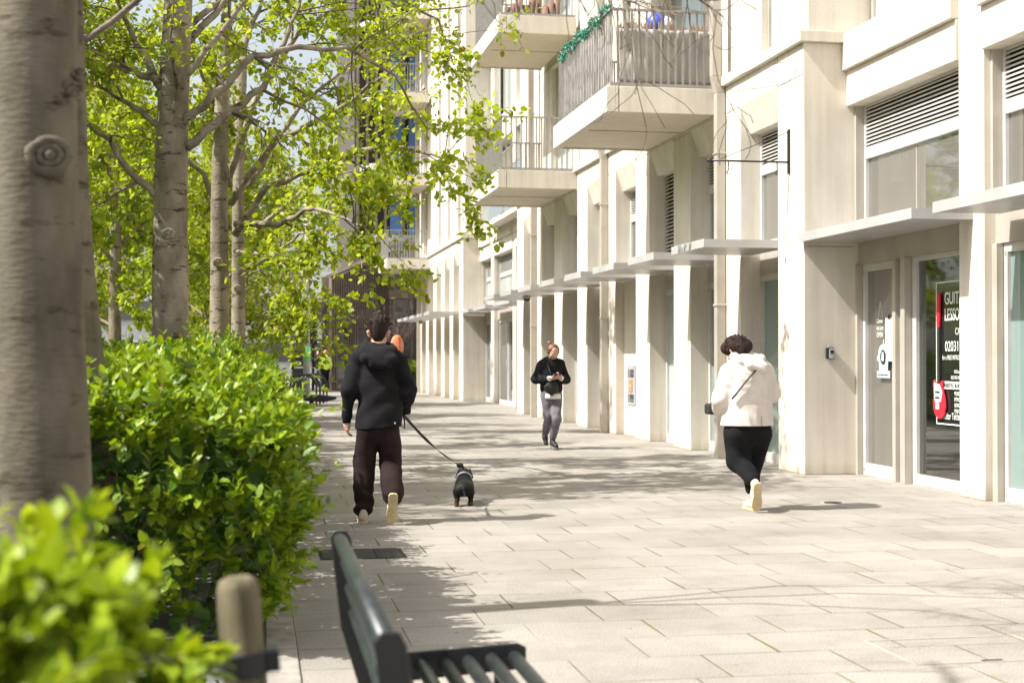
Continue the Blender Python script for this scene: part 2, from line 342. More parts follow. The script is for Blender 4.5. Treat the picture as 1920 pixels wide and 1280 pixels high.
# ------------------------------------------------------------------ organic bodies: blended round cones meshed with surface nets
class Sdf:
    def __init__(s, h=.008, k=.02): s.p = []; s.h = h; s.k = k; s.defs = []
    def c(s, a, b, ra, rb=None, sc=(1, 1, 1), k=None): s.p.append((a, b, ra, ra if rb is None else rb, sc, k)); return s
    def e(s, c, r, sc=(1, 1, 1), k=None): return s.c(c, (c[0], c[1], c[2]+1e-4), r, r, sc, k)
    def deform(s, f): s.defs.append(f); return s
    def mesh(s, name, mat, parent=None):
        lo = np.min([[min(p[0][i], p[1][i])-max(p[2], p[3])*p[4][i] for i in range(3)] for p in s.p], axis=0)-.06
        hi = np.max([[max(p[0][i], p[1][i])+max(p[2], p[3])*p[4][i] for i in range(3)] for p in s.p], axis=0)+.06
        n = np.ceil((hi-lo)/s.h).astype(int)+1; F = np.full(n, .5, np.float32)
        ax = [lo[i]+s.h*np.arange(n[i]) for i in range(3)]
        for a, b, ra, rb, sc, k in s.p:
            k = s.k if k is None else k; m = max(k*2, .03)+max(ra, rb)*0
            sl = []
            for i in range(3):
                r = max(ra, rb)*sc[i]+m
                i0 = max(0, int((min(a[i], b[i])-r-lo[i])/s.h)); i1 = min(n[i], int((max(a[i], b[i])+r-lo[i])/s.h)+2); sl.append(slice(i0, i1))
            X, Y, Z = np.meshgrid(ax[0][sl[0]]/sc[0], ax[1][sl[1]]/sc[1], ax[2][sl[2]]/sc[2], indexing='ij')
            A = np.array(a)/np.array(sc); B = np.array(b)/np.array(sc); D = B-A; dd = float(D@D)+1e-12
            t = np.clip(((X-A[0])*D[0]+(Y-A[1])*D[1]+(Z-A[2])*D[2])/dd, 0, 1)
            dist = np.sqrt((X-A[0]-t*D[0])**2+(Y-A[1]-t*D[1])**2+(Z-A[2]-t*D[2])**2)-(ra+(rb-ra)*t)
            dist *= min(sc)
            G = F[tuple(sl)]; hh = np.clip(.5+.5*(G-dist)/k, 0, 1)
            F[tuple(sl)] = G*(1-hh)+dist*hh-k*hh*(1-hh)
        if s.defs:
            X, Y, Z = np.meshgrid(*ax, indexing='ij')
            for f in s.defs: F += f(X, Y, Z).astype(np.float32)
        F[0] = F[-1] = .1; F[:, 0] = F[:, -1] = .1; F[:, :, 0] = F[:, :, -1] = .1
        I = F < 0
        c8 = [(i, j, k) for i in (0, 1) for j in (0, 1) for k in (0, 1)]
        m = n-1
        def sub(A, o): return A[o[0]:o[0]+m[0], o[1]:o[1]+m[1], o[2]:o[2]+m[2]]
        cnt = sum(sub(I, o).astype(np.int8) for o in c8); act = (cnt > 0) & (cnt < 8)
        idx = np.full(m, -1, np.int64); idx[act] = np.arange(act.sum())
        cells = np.argwhere(act); acc = np.zeros((len(cells), 3)); num = np.zeros(len(cells))
        for o in c8:
            for axn in range(3):
                if o[axn]: continue
                o2 = list(o); o2[axn] = 1
                a = F[cells[:, 0]+o[0], cells[:, 1]+o[1], cells[:, 2]+o[2]]; b = F[cells[:, 0]+o2[0], cells[:, 1]+o2[1], cells[:, 2]+o2[2]]
                cr = (a < 0) != (b < 0); t = np.where(cr, a/(a-b+1e-12), 0)
                pt = np.array(o, float)[None].repeat(len(cells), 0); pt[:, axn] = t
                acc += pt*cr[:, None]; num += cr
        V = lo+s.h*(cells+acc/num[:, None])
        quads = []
        for axn in range(3):
            o2 = [0, 0, 0]; o2[axn] = 1
            a = I[:n[0]-o2[0], :n[1]-o2[1], :n[2]-o2[2]]; b = I[o2[0]:, o2[1]:, o2[2]:]
            e = np.argwhere(a != b); u, w = (axn+1) % 3, (axn+2) % 3
            du = np.zeros(3, int); du[u] = 1; dw = np.zeros(3, int); dw[w] = 1
            q = [e-du-dw, e-dw, e, e-du]
            q = np.stack([idx[x[:, 0], x[:, 1], x[:, 2]] for x in q], 1)
            flip = ~a[e[:, 0], e[:, 1], e[:, 2]]; q[flip] = q[flip][:, ::-1]; quads.append(q)
        Q = np.concatenate(quads); me = bpy.data.meshes.new(name)
        me.vertices.add(len(V)); me.vertices.foreach_set('co', V.reshape(-1).astype(np.float32))
        me.loops.add(len(Q)*4); me.loops.foreach_set('vertex_index', Q.reshape(-1).astype(np.int32))
        me.polygons.add(len(Q)); me.polygons.foreach_set('loop_start', (4*np.arange(len(Q))).astype(np.int32)); me.polygons.foreach_set('loop_total', np.full(len(Q), 4, np.int32))
        me.update(calc_edges=True); me.validate()
        return link(name, me, mat, parent, True)

rnd = random.Random(7)
# ------------------------------------------------------------------ ground
tag(rbox(-400, 400, -60, 900, -.5, -.012).build('ground', 'road'), kind='structure')
tag(rbox(.2, 7.6, -6, 60, -.3, 0).build('pavement', 'pave'), kind='structure')
tag(rbox(7.6, 60, 57.5, 60, -.3, 0).build('pavement', 'pave'), kind='structure')
kb = MB()
y = -6.0
while y < 60:
    kb.box(.05, .195, y, y+.91, -.3, .012); y += .92
tag(kb.build('kerb', 'kerb', bevel=.006), kind='structure')
tag(rbox(-3.2, .045, -6, 45, -.3, -.02).build('planting_bed', 'soil'), kind='structure')
tag(rbox(-40, -3.3, -6, 60, -.3, .0).build('lawn', 'grass'), kind='structure')
tag(rbox(-60, 60, 66.0, 90, -.3, .002).build('far_pavement', 'kerb'), kind='structure')
# drain grille, covers
g = empty('drain_grille', (.44, 9.9, 0)); tag(g, 'dark slotted metal drain grille set in the shaded paving beyond the bench', 'drain')
rbox(0, .6, 0, .5, -.05, .003).build('frame', 'dark', g)
sl_ = MB()
for i in range(16):
    for j in range(3): sl_.box(.02+j*.19, .19+j*.19, .015+i*.03, .033+i*.03, .003, .009)
sl_.build('grate', 'cast', g)
g = empty('inspection_cover', (2.95, 6.05, 0)); tag(g, 'recessed paving inspection cover with thin metal rim in the near paving', 'cover')
m = MB()
for a, b, c, d in ((0, .8, 0, .012), (0, .8, .55, .562), (0, .012, .012, .55), (.788, .8, .012, .55)): m.box(a, b, c, d, 0, .004)
m.build('rim', 'taupe', g); MB().box(.35, .45, .02, .05, 0, .003).build('key_hole', 'dark', g)
g = empty('round_gully', (5.45, 12.9, 0)); tag(g, 'small round metal gully cover in the sunlit paving near the glass door', 'drain')
MB().cyl(0, 0, 0, .005, .12, 20).build('rim', 'taupe', g); MB().cyl(0, 0, .005, .007, .09, 20).build('lid', 'dark', g)

# ------------------------------------------------------------------ pale apartment building
FX = 6.4; Z1 = 2.76; ZL = 4.39; ZC = 5.14; FH = 3.13; TOP = 17.8
bl = empty('apartment_building', (0, 0, 0)); tag(bl, 'pale concrete apartment building with deep piers, thin metal canopies and balconies along the right side', 'building')
B = bl
def part(mb, name, mat, parent=None, bevel=0, smooth=False, label=None):
    o = mb.build(name, mat, parent or B, smooth, bevel)
    if label: o['label'] = label
    return o
# core behind everything (rooms of the shop are hollowed by leaving y 12.2..16 ground floor free)
core = MB(); core.box(7.5, 20, 16.05, 57, .0, TOP); core.box(7.5, 20, 3, 16.05, 4.6, TOP)
core.box(9.6, 20, 3, 16.05, 0, 4.6); core.box(7.5, 9.6, 3, 6.6, 0, 4.6)
part(core, 'inner_wall', 'room')

def window(y0, y1, z0, z1, x, pane='gld', louvre=None, sill=False, frame='frame', fw=.05, mull=(), depth=.06, lab=None):
    """one framed window with optional louvre panel at the top"""
    zt = z1
    e = None
    if louvre:
        zt = z1-louvre
    fr = MB()
    fr.box(x-depth, x, y0, y0+fw, z0, z1); fr.box(x-depth, x, y1-fw, y1, z0, z1)
    fr.box(x-depth, x, y0+fw, y1-fw, z0, z0+fw*1.3); fr.box(x-depth, x, y0+fw, y1-fw, z1-fw*.6, z1)
    if louvre: fr.box(x-depth, x, y0+fw, y1-fw, zt-.14, zt)
    for my in mull: fr.box(x-depth, x, my-.03, my+.03, z0+fw*1.3, zt-.14 if louvre else z1-fw*.6)
    o = part(fr, 'window', frame, bevel=.004, label=lab)
    part(rbox(x-.02, x-.012, y0+fw, y1-fw, z0+fw, (zt-.1) if louvre else z1-fw*.6), 'pane', pane, o)
    if louvre:
        lv = MB(); z = zt+.02
        while z < z1-.05:
            lv.prism([(x-.056, z), (x-.056, z+.020), (x-.012, z+.040), (x-.012, z+.034)], 'y', y0+fw, y1-fw); z += .046
        part(lv, 'louvre', 'louv', o)
        part(rbox(x-.004, x, y0+fw, y1-fw, zt, z1-.03), 'louvre_back', 'dark', o)
    return o
def door(y0, y1, z1, x, pane='glt', split=True, handle=True):
    fr = MB(); w = .06
    fr.box(x-.06, x, y0, y0+w, 0.0, z1); fr.box(x-.06, x, y1-w, y1, 0.0, z1); fr.box(x-.06, x, y0+w, y1-w, 0, .14); fr.box(x-.06, x, y0+w, y1-w, z1-.09, z1)
    o = part(fr, 'door', 'frame', bevel=.004)
    part(rbox(x-.02, x-.012, y0+w, y1-w, .14, z1-.09), 'pane', pane, o)
    if handle:
        part(MB().tube([(x-.06, y0+.03, .95), (x-.1, y0+.03, .97), (x-.1, y0+.03, 1.28), (x-.06, y0+.03, 1.3)], .011, 8), 'handle', 'alu', o, smooth=True)
    part(MB().box(x-.068, x-.06, y1-.045, y1-.025, .05, .09).box(x-.068, x-.06, y1-.045, y1-.025, z1-.12, z1-.08).box(x-.068, x-.06, y0+.025, y0+.045, .05, .09), 'hinge', 'taupe', o)
    return o

def pier_section(ys, n, last_fill=None, canopies=True):
    for k in range(n):
        y = ys+2.25*k
        part(rbox(FX, 7.499 if k == 0 else 6.8, y, y+.85, 0, ZC), 'pier', 'conc', bevel=.012)
        if k == n-1: continue
        o0, o1 = y+.852, y+2.248
        # splayed lintel
        part(MB().prism([(FX+.002, ZC), (FX+.002, 4.78), (6.54, ZL), (6.8, ZL), (6.8, ZC)], 'y', o0, o1), 'lintel', 'conc', bevel=.004)
        yield k, o0, o1
# near pier section
opn = list(pier_section(16.0, 9))
for k, a, b in opn:
    if k == 3:
        part(rbox(6.56, 6.78, a, b, 0, Z1), 'infill_panel', 'conc', bevel=.006)
        window(a, b, Z1+.12, ZL, 6.74, 'gld', .42)
        continue
    up = {0: 'gl', 1: 'gl', 2: None, 5: 'glp'}.get(k, 'gld')
    if up: window(a, b, Z1+.12, ZL, 6.74, up, .42)
    else:
        part(rbox(6.735, 6.74, a, b, Z1+.12, ZL), 'louvre_back', 'dark'); lv = MB(); z = Z1+.14
        while z < ZL-.05: lv.prism([(6.67, z), (6.73, z+.045), (6.73, z+.053), (6.664, z+.01)], 'y', a, b); z += .062
        part(lv, 'louvre', 'louv')
    part(rbox(6.68, 6.76, a, b, 2.5, Z1+.06), 'fascia', 'taupe')
    mid = (a+b)/2
    if k in (0, 1):
        door(a, a+.55, 2.5, 6.745, 'glt', handle=False)
        door(a+.56, b, 2.5, 6.745, 'glt', handle=False)
    elif k == 2: door(a, mid, 2.5, 6.745, 'glp'); door(mid+.01, b, 2.5, 6.745, 'glp')
    else: door(a, mid, 2.5, 6.745, 'gld', handle=False); door(mid+.01, b, 2.5, 6.745, 'gld', handle=False)
# far pier section
for k, a, b in pier_section(44.3, 6):
    part(rbox(6.72, 6.76, a, b, 0, ZL), 'infill_panel', 'soff')
    window(a+.3, b-.2, Z1+.4, ZL-.2, 6.71, 'gld')
part(rbox(FX, 7.6, 56.4, 57.0, 0, ZC), 'pier', 'conc', bevel=.012)
# end returns where the wall steps back
part(rbox(6.802, 7.499, 34.2, 34.85, 0, ZC), 'return_wall', 'conc')
# string courses
part(MB().box(6.33, 7.06, 15.93, 34.9, ZC, ZC+.13), 'string_course', 'conc', bevel=.006)
part(MB().box(6.33, 7.06, 44.23, 57.05, ZC, ZC+.13), 'string_course', 'conc', bevel=.006)
# upper walls with narrow windows; wall is built from pieces round the openings
def upper(y0, y1, wins, x=6.48, mat='conc'):
    """wins: list of (ya, yb) openings on each floor"""
    prev = y0
    for (a, b) in wins:
        part(rbox(x, 7.499, prev, a, ZC+.13, TOP), 'upper_wall', mat, bevel=.008)
        for f in range(4):
            zb = ZC+.13+FH*f; zt = zb+2.55
            part(rbox(x+.003, 7.499, a, b, zt, zb+FH if f < 3 else TOP), 'spandrel', mat)
            window(a, b, zb, zt, x+.15, 'glp' if (b-a) < 1 else 'bal_gl' if False else 'glp', None, frame='taupe', fw=.035)
        prev = b
    part(rbox(x, 7.499, prev, y1, ZC+.13, TOP), 'upper_wall', mat, bevel=.008)
upper(16.05, 34.85, [(17.1, 17.65), (20.1, 22.0), (24.2, 24.8), (26.4, 26.95), (29.1, 31.0), (33.1, 33.7)])
upper(44.35, 57.0, [(45.3, 46.1), (47.8, 48.6), (50.3, 51.0), (54.3, 55.6)])
part(MB().prism([(6.5, 0), (20, 0), (20, TOP), (6.5, TOP)], 'y', 57.0, 57.2), 'end_wall', 'conc')
# glazed recessed bays
def glazed(y0, y1, cols, near=False):
    for c in cols: part(rbox(6.97, 7.12, c, c+.5, 0, TOP), 'pier', 'conc', bevel=.01)
    edges = [y0]+[v for c in sorted(cols) for v in (c, c+.5)]+[y1]
    spans = [(edges[i], edges[i+1]) for i in range(0, len(edges), 2)]
    for (a, b) in spans:
        a += .002; b -= .002
        part(rbox(6.94, 7.3, a, b, ZL, 4.81), 'lower_band', 'conc', bevel=.008)
        part(rbox(6.88, 7.3, a, b, 4.812, 5.24), 'upper_band', 'conc', bevel=.008)
        for f in range(4):
            zb = 5.242+FH*f
            window(a, b, zb, zb+2.4, 7.32, 'glp', None, mull=((a+b)/2,), frame='taupe')
            part(rbox(6.95, 7.3, a, b, zb+2.4, zb+FH), 'spandrel', 'conc', bevel=.006)
        part(rbox(7.04, 7.16, a, a+.05, Z1+.12, ZL), 'jamb', 'taupe'); part(rbox(7.04, 7.16, b-.05, b, Z1+.12, ZL), 'jamb', 'taupe')
        window(a+.052, b-.052, Z1+.12, ZL, 7.2, 'gl' if near else 'glp', .5)
        part(rbox(7.175, 7.182, (a+b)/2-.008, (a+b)/2+.008, Z1+.2, ZL-.6), 'glass_joint', 'taupe')
        part(rbox(7.09, 7.2, a, b, 2.5, Z1+.1), 'fascia', 'taupe')
    return spans
sp_near = glazed(6.7, 16.0, [12.8, 9.7], True)
sp_far = glazed(34.86, 44.3, [41.8, 38.15])
part(rbox(6.4, 7.499, 3.0, 6.7, 0, TOP), 'return_wall', 'conc')
# shop front next to the block
part(MB().box(7.05, 7.15, 15.95, 16.0, 0, 2.5), 'jamb', 'taupe')
d1 = door(15.02, 15.945, 2.5, 7.18, 'gl')
part(MB().box(7.05, 7.16, 14.93, 15.01, 0, 2.5).box(7.03, 7.16, 14.66, 14.76, 0, 2.5).box(7.1, 7.16, 14.765, 14.925, 0, 2.5), 'mullion', 'taupe', bevel=.004)
window(13.302, 14.65, 0.0, 2.5, 7.18, 'glc', None, fw=.09)
part(MB().box(7.05, 7.15, 12.7, 12.797, 0, 2.5), 'jamb', 'taupe')
door(11.7, 12.69, 2.5, 7.18, 'glt'); window(10.21, 11.69, 0, 2.5, 7.18, 'gl', None, fw=.09)
window(6.71, 9.69, 0, 2.5, 7.18, 'gl', None, fw=.09)
for (a, b) in sp_far:
    mid = (a+b)/2
    door(a+.05, mid-.02, 2.5, 7.18, 'gld'); door(mid+.02, b-.05, 2.5, 7.18, 'gld')
# interior floor and ceiling of the shop
part(MB().box(7.2, 9.6, 6.6, 16.04, -.02, .01), 'shop_floor', 'kerb'); part(rbox(7.5, 9.6, 6.6, 16.04, 2.6, 2.7), 'shop_ceiling', 'room')
# canopies
def canopy(x0, x1, y0, y1):
    o = part(MB().box(x0, x1, y0, y1, Z1+.035, Z1+.09), 'canopy', 'alu', bevel=.004)
    part(MB().box(x0+.02, x1, y0+.02, y1-.02, Z1, Z1+.034), 'canopy_soffit', 'alu', o)
    part(MB().box(x0-.012, x0-.001, y0-.01, y1+.01, Z1-.005, Z1+.10).box(x0, x1, y0-.012, y0-.001, Z1-.005, Z1+.095), 'canopy_edge', 'alu', o)
    return o
for k in range(8): canopy(5.45, FX+.15, 16.862+2.25*k, 18.238+2.25*k)
canopy(6.33, 7.08, 13.02, 15.99); canopy(6.3, 6.96, 9.95, 12.5); canopy(6.3, 6.96, 6.9, 9.5)
canopy(6.33, 7.08, 42.6, 44.28); canopy(6.3, 6.96, 39.2, 41.4); canopy(6.3, 6.96, 35.4, 37.8)
for k in range(5): canopy(5.45, FX+.15, 45.165+2.25*k, 46.535+2.25*k)
# sealant joints between the precast panels
for f in range(4):
    zj = ZC+.13+2.62+FH*f
    part(MB().box(6.4775, 6.4795, 16.05, 34.85, zj, zj+.012), 'panel_joint', 'joint'); part(MB().box(6.4775, 6.4795, 44.35, 57, zj, zj+.012), 'panel_joint', 'joint')
for k in range(8): part(rbox(6.4775, 6.4795, 17.9+2.25*k, 17.91+2.25*k, ZC+.13, TOP), 'panel_joint', 'joint')
for k in range(9):
    part(rbox(6.3975, 6.3995, 16.0+2.25*k, 16.85+2.25*k, 4.76, 4.768), 'panel_joint', 'joint'); part(rbox(6.3975, 6.3995, 16.0+2.25*k+.84, 16.85+2.25*k, 4.768, ZC), 'panel_joint', 'joint')
part(MB().box(6.405, 7.03, 15.9975, 15.9995, 2.71, 2.716), 'panel_joint', 'joint'); part(MB().box(6.49, 7.3, 16.0465, 16.0485, 8.0, 8.012), 'panel_joint', 'joint')
# downpipes
for yy in (18.82, 25.5, 32.3, 56.0):
    m = MB(); m.box(6.26, 6.39, yy, yy+.13, 0, 5.05); m.box(6.2, 6.33, yy+.0, yy+.13, 5.28, TOP)
    m.prism([(6.26, 5.05), (6.39, 5.05), (6.33, 5.28), (6.2, 5.28)], 'y', yy, yy+.13); m.box(6.245, 6.4, yy-.012, yy+.142, 2.1, 2.13).box(6.245, 6.4, yy-.012, yy+.142, 4.2, 4.23)
    part(m, 'downpipe', 'taupe', bevel=.008)
# balconies
def balcony(y0, z, kind='bars', L_=3.6, x0=4.78):
    y1 = y0+L_
    s = part(MB().box(x0+.13, FX-.004, y0+.03, y1-.02, z+.03, z+.34), 'balcony', 'soff')
    part(MB().box(x0, x0+.13, y0, y1, z, z+.36).box(x0+.131, x0+.17, y0+.0, y0+.028, z, z+.36).box(x0+.185, FX-.006, y0, y0+.028, z, z+.36).box(x0+.131, FX-.006, y1-.018, y1, z, z+.36), 'balcony_fascia', 'conc', s, bevel=.006)
    part(MB().box(x0+.14, FX-.01, (y0+y1)/2-.006, (y0+y1)/2+.006, z+.024, z+.0295), 'soffit_joint', 'dark', s)
    part(MB().box(x0+.06, x0+.12, y0+.04, y1-.04, z+.36, z+.42).box(x0+.121, FX-.01, y0+.04, y0+.1, z+.36, z+.42).box(x0+.121, FX-.01, y1-.1, y1-.04, z+.36, z+.42), 'kerb_rail', 'rail', s)
    r = MB(); zt = z+1.46; zb = z+.42
    if kind == 'glass':
        part(MB().box(x0+.08, x0+.092, y0+.05, y1-.05, zb, zt-.02).box(x0+.1, FX-.02, y0+.07, y0+.08, zb, zt-.02), 'glass_panel', 'bal_gl', s)
    r.box(x0+.06, x0+.115, y0+.04, y1-.04, zt-.03, zt+.0).box(x0+.115, FX-.01, y0+.04, y0+.09, zt-.03, zt).box(x0+.115, FX-.01, y1-.09, y1-.04, zt-.03, zt)
    step = .105 if kind != 'glass' else 1.2
    yy = y0+.05
    while yy < y1-.05: r.box(x0+.08, x0+.095, yy, yy+.035 if kind == 'glass' else yy+.024, zb, zt-.03); yy += step
    xx = x0+.16
    while xx < FX-.05:
        r.box(xx, xx+.026, y0+.055, y0+.075, zb, zt-.03); r.box(xx, xx+.026, y1-.075, y1-.055, zb, zt-.03); xx += step
    part(r, 'railing', 'rail', s)
    return s
ZB = 4.8
balcony(19.15, ZB); balcony(28.15, ZB)
for f in (1, 2):
    balcony(19.15, ZB+FH*f); balcony(28.15, ZB+FH*f)
for f in range(4): balcony(53.1, ZB-.1+FH*f, L_=3.4)
# low inner gate of the second balcony
gb = MB()
for i in range(12): gb.box(5.2, 5.215, 28.9+i*.11, 28.915+i*.11, ZB+.4, ZB+.95)
gb.box(5.19, 5.225, 28.85, 30.2, ZB+.95, ZB+.98)
part(gb, 'balcony_gate', 'taupe')
# pale glass privacy balcony on the recessed bay behind
rg = MB(); rg.box(6.55, 6.562, 35.2, 40.6, 5.3, 6.4)
part(rg, 'glass_balustrade', 'bal_gl'); part(MB().box(6.54, 6.575, 35.2, 40.6, 6.4, 6.43).box(6.54, 6.575, 35.2, 35.24, 5.24, 6.4).box(6.54, 6.575, 37.8, 37.84, 5.24, 6.4), 'handrail', 'rail')
part(rbox(6.5, 6.87, 35.1, 40.7, 5.12, 5.236), 'balcony_slab', 'conc')

# canvas and reed screens on the nearest balcony
def cloth(name, mat, p0, p1, z0, z1, amp, nu=70, nv=14, seed=1, thick=.012):
    vs = []; fs = []; p0 = Vector(p0); p1 = Vector(p1); d = (p1-p0); nrm = Vector((-d.y, d.x, 0)).normalized()
    for i in range(nu+1):
        for j in range(nv+1):
            u, v = i/nu, j/nv; q = p0+d*u
            w = amp*(noise.noise(Vector((u*9+seed, v*2.5, seed)))+.5*noise.noise(Vector((u*22, v*3, seed+4))))
            z = z0+(z1-z0)*v+(.015*noise.noise(Vector((u*6, seed, 2))) if j == nv else 0)
            vs.append((q.x+nrm.x*w, q.y+nrm.y*w, z))
    for i in range(nu):
        for j in range(nv): a = i*(nv+1)+j; fs.append((a, a+nv+1, a+nv+2, a+1))
    me = bpy.data.meshes.new(name); me.from_pydata(vs, [], fs); me.update(); o = link(name, me, mat, None, True)
    md = o.modifiers.new('solid', 'SOLIDIFY'); md.thickness = thick; return o
c = empty('privacy_screen', (4.9, 19.25, ZB+.42)); tag(c, 'grey canvas privacy screen tied inside the railing of the nearest balcony', 'screen')
SCALE_ = 1
for o in (cloth('canvas', 'fabric', (5.0, 19.29, 0), (6.33, 19.29, 0), ZB+.44, ZB+1.2, .03),
          cloth('canvas', 'fabric', (4.92, 19.35, 0), (4.92, 22.6, 0), ZB+.44, ZB+1.25, .03, seed=5)):
    o.parent = c; o.matrix_parent_inverse = Matrix.Translation(-c.location)
rb = empty('reed_screen', (5.0, 19.34, ZB+.42)); tag(rb, 'brown reed fence showing above the canvas on the nearest balcony', 'screen')
m = MB(); r_ = random.Random(3)
x = .0
while x < 1.32:
    m.box(x, x+.012, 0, .01, .05, .86+r_.uniform(-.05, .05)); x += .0165 if r_.random() < .93 else .05
m.build('reeds', 'reed', rb)
g = empty('tinsel_garland', (4.86, 19.3, ZB+1.46)); tag(g, 'green tinsel garland wound along the top rail of the nearest balcony', 'garland')
pos = []; ax = []; nr = []; ln = []
for i in range(2600):
    t = r_.random(); yy = t*3.2; sag = .05*math.sin(t*25)
    pos.append((r_.gauss(0, .025), yy, sag+r_.gauss(0, .03))); ax.append([r_.gauss(0, 1) for _ in range(3)]); nr.append([r_.gauss(0, 1) for _ in range(3)]); ln.append(r_.uniform(.03, .07))
link('tinsel', leaf_mesh('tinsel', pos, ax, nr, ln, .6), 'tinsel', g)
g = empty('blue_beach_ball', (5.75, 20.0, ZB+1.45)); tag(g, 'blue and white rounded object behind the reed screen on the nearest balcony', 'toy')
MB().ball((0, 0, 0), .16, 16).build('shell', 'bluep', g, True); MB().ball((.12, -.03, -.02), .13, 14).build('pale_side', 'white', g, True)
g = empty('stacked_pots', (5.5, 28.5, ZB+FH+.42)); tag(g, 'row of rust red pots and boxes behind the railing of the upper balcony', 'pots')
m = MB()
for i in range(9): m.tube([(-.45+i*.13, r_.uniform(0, .2), -.05), (-.45+i*.13, .1, r_.uniform(.2, .5))], [.05, .07], 10)
m.build('pot', 'brick', g, True)
# slate-like patterned curtain behind the glass balustrade
# ------------------------------------------------------------------ fittings on the building
g = empty('sign_bracket', (6.38, 16.45, 3.9)); tag(g, 'empty black hanging sign bracket projecting from the pier', 'bracket')
MB().box(-.0, .018, -.03, .03, -.27, .27).build('wall_plate', 'black', g)
MB().tube([(0, 0, -.13), (-.98, 0, -.13)], .012, 8).tube([(0, 0, .24), (-.86, 0, -.11)], .005, 6).ball((-1.0, 0, -.13), .03, 12).build('arm', 'black', g, True)
h = MB()
for xx in (-.14, -.76): MB().tube([(xx, 0, -.14), (xx, 0, -.24), (xx-.02, 0, -.27), (xx, 0, -.29)], .007, 6).build('hook', 'black', g, True)
g = empty('key_lockbox', (6.72, 15.985, 1.44)); tag(g, 'small grey and black key lockbox on the concrete wall left of the glass door', 'lockbox')
MB().box(-.055, .045, -.045, .01, -.065, .07).build('casing', 'black', g, bevel=.01)
MB().box(-.03, .038, -.052, -.046, -.058, .06).build('front_plate', 'lock', g, bevel=.006); MB().box(-.018, .026, -.06, -.053, .0, .04).build('dial', 'black', g, bevel=.006)
MB().tube([(-.03, -.02, .07), (-.03, -.02, .1), (.02, -.02, .1), (.02, -.02, .07)], .006, 6).build('shackle', 'lock', g)
for i, (x, y) in enumerate(((5.95, 31.2), (6.05, 52.9))):
    g = empty('security_camera', (x, y, Z1-.01)); tag(g, ['dark dome security camera under the canopy behind the red haired walker', 'small dome security camera under the most distant canopies'][i], 'camera', 'dome cameras under the canopies')
    MB().cyl(0, 0, -.05, 0, .09, 16).build('housing', 'alu', g, True); MB().ball((0, 0, -.05), .075, 14, (1, 1, .9)).build('dome', 'black', g, True)
g = empty('riser_cabinet', (6.553, 24.45, .0)); tag(g, 'recessed metal dry riser cabinet with an orange sign on the blank panel', 'cabinet')
MB().box(-.012, 0, -.26, .26, .55, 1.25).build('door', 'lock', g, bevel=.004)
MB().box(-.018, -.0125, -.20, .20, 1.04, 1.18).build('glass_pane', 'gld', g); MB().box(-.018, -.0125, -.20, .20, .6, .74).build('glass_pane', 'gld', g)
MB().box(-.024, -.0185, -.11, .11, .78, 1.0).build('sign', 'signo', g)
text('DRY RISER', .03, (-.026, .09, .88), 'ink', g)
# window poster
px_ = 7.112
g = empty('lesson_poster', (px_, 14.07, .69)); tag(g, 'black window poster with a red electric guitar advertising guitar lessons', 'poster')
MB().box(0, .004, -.76, 0, 0, 1.5).build('backing', 'poster', g)
bd = MB()
for a in ((-.76, 0, 0, .014), (-.76, 0, 1.486, 1.5), (-.014, 0, .014, 1.486), (-.76, -.746, .014, 1.486)): bd.box(-.003, -.0005, *a)
bd.build('border', 'ink', g)
for s, sz, yy, zz, sx, bo in (('GUITAR', .18, -.19, 1.26, .76, .002), ('LESSONS', .18, -.19, 1.09, .66, .002), ('CALL', .10, -.42, .94, .8, .0), ('02031 43', .15, -.2, .77, .82, .0),
                          ('for a FREE INTRODUCTION', .07, -.14, .68, .7, 0), ('Guitar Tuition &', .1, -.14, .06, .7, 0),
                          ('KIDS and ADULTS', .05, -.4, .54, .7, 0), ('ELECTRIC AND ACOUSTIC', .05, -.33, .48, .6, 0),
                          ('MUSIC THEORY\nIMPROVISATION\nSONG WRITING\nPERFORMING\nJAM SESSIONS', .06, -.4, .31, .7, 0)):
    text(s, sz, (-.004, yy, zz), 'ink', g, sx=sx, bold=bo)
MB().box(-.008, -.004, -.755, -.13, .375, .455).build('banner', 'ink', g); text('FINGERSTYLE  BLUES  ROCK', .055, (-.011, -.15, .395), 'inkd', g, sx=.75)
# guitar
gt = empty('tmpg')
bpy.data.objects.remove(gt)
def flat(mb, pts, x0, x1): return mb.prism(pts, 'x', x0, x1)
body = [(-.17+dx*1.0, dz) for dx, dz in ((.10,.10),(.14,.16),(.15,.24),(.12,.30),(.13,.36),(.15,.42),(.125,.47),(.09,.44),(.055,.415),(-.0,.43),(-.05,.46),(-.085,.46),(-.07,.40),(-.09,.33),(-.12,.26),(-.13,.18),(-.10,.10),(-.04,.06),(.04,.06))]
flat(MB(), [(y+.05, z) for y, z in body], -.03, -.013).build('guitar_body', 'red', g, bevel=.004)
flat(MB(), [(-.12+.05+a, z) for a, z in ((.06,.44),(.06,.30),(.03,.22),(-.09,.24),(-.12,.34),(-.06,.42))], -.034, -.0305).build('guitar_pickguard', 'ink', g)
MB().box(-.038, -.0345, -.14, -.04, .33, .35).box(-.038, -.0345, -.14, -.04, .27, .29).build('pickup', 'inkd', g)
MB().box(-.038, -.0345, -.13, -.05, .16, .22).build('bridge', 'ink', g)
MB().box(-.03, -.013, -.11, -.07, .44, 1.02).build('guitar_neck', 'inkd', g)
flat(MB(), [(-.065, 1.02), (-.115, 1.02), (-.125, 1.1), (-.13, 1.34), (-.1, 1.4), (-.07, 1.36), (-.06, 1.1)], -.03, -.013).build('guitar_headstock', 'red', g)
